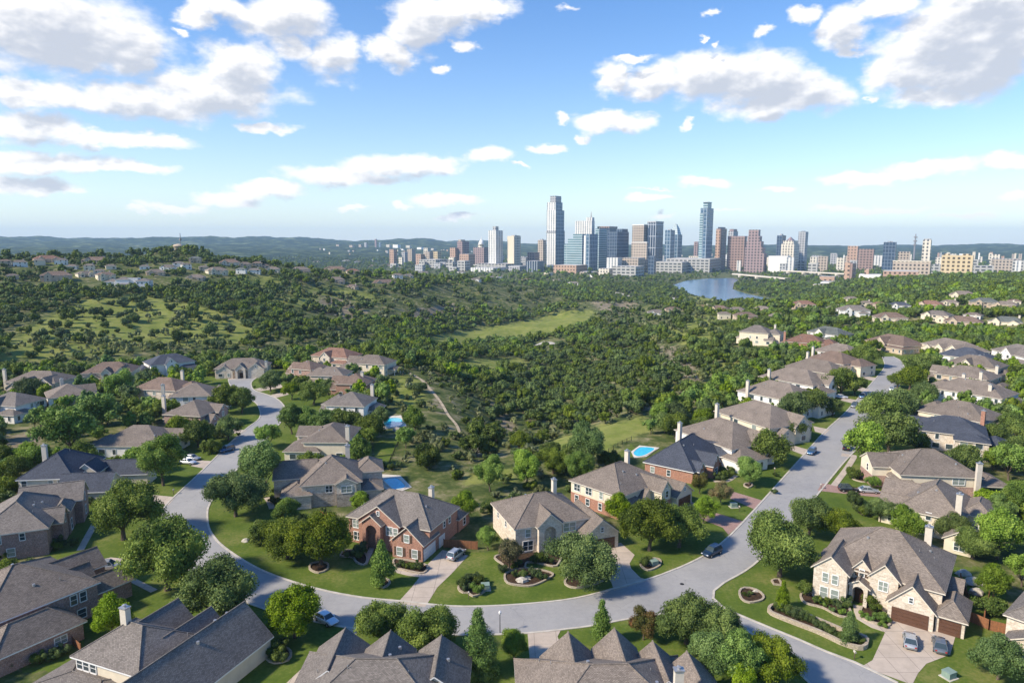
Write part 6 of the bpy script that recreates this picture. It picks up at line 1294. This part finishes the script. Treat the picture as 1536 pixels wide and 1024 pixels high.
CL=[(75,45,150,52,1),(190,80,55,30,1),(120,85,80,22,1),(60,140,115,17,1),(200,152,110,22,1),(330,140,95,26,1),(355,98,55,34,1),(300,30,32,16,.8),(425,28,75,32,1),(335,10,40,18,1),(495,88,45,30,1),(440,75,40,25,.7),(585,82,34,20,1),(625,42,42,36,1),(655,28,60,26,1),(725,12,52,15,1),(696,68,22,9,.8),(270,50,14,8,.7),
(50,190,62,20,1),(120,205,50,12,1),(215,210,58,11,1),(55,245,90,16,1),(180,253,75,9,1),(50,282,62,12,1),(100,290,40,7,.8),(400,187,50,9,.9),(660,100,18,7,.8),
(600,246,90,17,1),(500,262,70,16,1),(545,268,75,12,1),(655,246,35,12,1),(735,229,32,17,1),(400,283,50,13,1),(340,297,55,12,1),(260,312,45,8,.9),(210,320,26,5,.8),(672,302,62,9,.9),(600,310,22,5,.7),(530,311,26,5,.7),(690,326,50,6,.6),(780,247,20,4,.6),
(924,116,32,24,1),(985,122,50,22,1),(1055,112,65,34,1),(1130,118,75,36,1),(1215,140,58,28,1),(1150,160,70,20,1),(950,84,44,7,.6),(915,180,56,16,1),(838,180,15,9,.8),(1026,187,12,10,.8),(882,204,16,7,.8),(822,221,30,9,.8),
(1265,40,32,26,1),(1330,6,50,14,1),(1285,72,18,10,.9),(1205,24,28,13,.8),(1150,50,24,9,.6),(1063,26,14,7,.6),(1055,58,9,5,.5),(850,14,24,7,.5),(1080,67,12,8,.5),
(1410,62,80,46,1),(1490,45,80,60,1),(1350,110,48,32,1),(1450,110,95,36,1),(1400,148,60,13,1),(1480,0,70,22,1),(1302,153,14,5,.6),
(1310,264,82,11,1),(1385,252,80,11,1),(1515,242,36,12,1),(1060,275,46,9,.8),(1170,281,34,6,.7),(1310,311,95,6,.8),(1445,322,48,7,.7),(1525,294,28,8,.8),(975,298,42,7,.8),(1000,322,38,5,.5),(985,285,60,3,.4),(1090,318,60,4,.4)]
def cloudfield(p,detail):
    q=None
    wn=t.N('ShaderNodeTexNoise',{'Vector':t.N('ShaderNodeVectorMath',{0:p,1:(1.0,1.7,1.0)},operation='MULTIPLY').outputs[0],'Scale':13.0,'Detail':detail,'Roughness':.62})
    ws=t.N('ShaderNodeVectorMath',{0:wn.outputs['Color'],1:(.5,.5,.5)},operation='SUBTRACT').outputs[0]
    pw=t.N('ShaderNodeVectorMath',{0:ws,1:(.085,.050,0),2:p},operation='MULTIPLY_ADD').outputs[0]
    for (px,py,rx,ry,k) in CL:
        dx,dy,dz=ray(px,py); a0=math.atan2(dx,dy); e0=math.atan2(dz,math.hypot(dx,dy)); ax=rx*1.03/1024*math.cos(a0); ay=ry*1.04/1024
        u=t.N('ShaderNodeVectorMath',{0:pw,1:(1/ax,1/ay,0),2:(-a0/ax,-e0/ay,0)},operation='MULTIPLY_ADD').outputs[0]
        ln=t.N('ShaderNodeVectorMath',{0:u},operation='LENGTH').outputs['Value']
        if k<1: ln=t.math('ADD',ln,(1-k)*.8)
        q=ln if q is None else t.math('SMOOTH_MIN',q,ln,.25)
    return t.math('SUBTRACT',1.0,q),wn.outputs['Fac']
f0,w0=cloudfield(vec,7.0)
off=t.N('ShaderNodeVectorMath',{0:vec,1:(-.012,.020,0)},operation='ADD').outputs[0]
f1,w1=cloudfield(off,5.0)
fv=t.N('ShaderNodeVectorMath',{0:vec,1:(1,1.6,1)},operation='MULTIPLY').outputs[0]
fine=t.noise(fv,20.0,7,.52)
fin2=t.noise(t.N('ShaderNodeVectorMath',{0:fv,1:(-.005,.010,0)},operation='ADD').outputs[0],20.0,4,.5)
dens=t.sstep(t.math('ADD',f0,t.math('MULTIPLY_ADD',fine,1.15,-.54)),-.14,.46)
shade=t.sstep(t.math('ADD',f1,t.math('MULTIPLY',t.math('SUBTRACT',fin2,fine),1.9)),-.12,.82)
ccol=t.mix(shade,c4((4.2,4.08,3.95)),c4((2.2,2.32,2.6)))
# thin horizon brightness
hzf=t.math('POWER',2.718,t.math('MULTIPLY',t.math('ABSOLUTE',el),-7.0))
skc=t.N('ShaderNodeHueSaturation',{'Hue':.508,'Saturation':1.32,'Value':.69,'Color':sky.outputs[0]}).outputs[0]
skc=t.mix(t.math('MULTIPLY',hzf,.62),skc,c4((3.0,3.3,3.6)))
col=t.mix(t.math('MULTIPLY',dens,.95),skc,ccol); t.l.new(col,bg.inputs['Color'])
hm=MB(); hm.box(-14500,-300,-130,14500,14300,330); hz_=bpy.data.materials.new('haze_air'); hz_.use_nodes=True; ht=NT(hz_); ht.n.remove(ht.n['Principled BSDF'])
pv=ht.N('ShaderNodeVolumePrincipled',{'Color':(.50,.73,1,1),'Density':.00006,'Anisotropy':.0}); ht.l.new(pv.outputs[0],ht.n['Material Output'].inputs['Volume'])
ho=hm.build('haze',hz_); ho['kind']='stuff'; ho['label']='thin blue summer haze over the hills'
scn.view_settings.view_transform='Standard'; scn.view_settings.look='None'; scn.view_settings.exposure=.98; scn.view_settings.gamma=1
scn.render.engine='CYCLES'; cy=scn.cycles; cy.max_bounces=5; cy.diffuse_bounces=3; cy.glossy_bounces=2; cy.transmission_bounces=2; cy.volume_bounces=1; cy.transparent_max_bounces=4; cy.use_denoising=True; cy.caustics_reflective=False; cy.caustics_refractive=False
w.cycles.sampling_method='MANUAL'; w.cycles.sample_map_resolution=1024
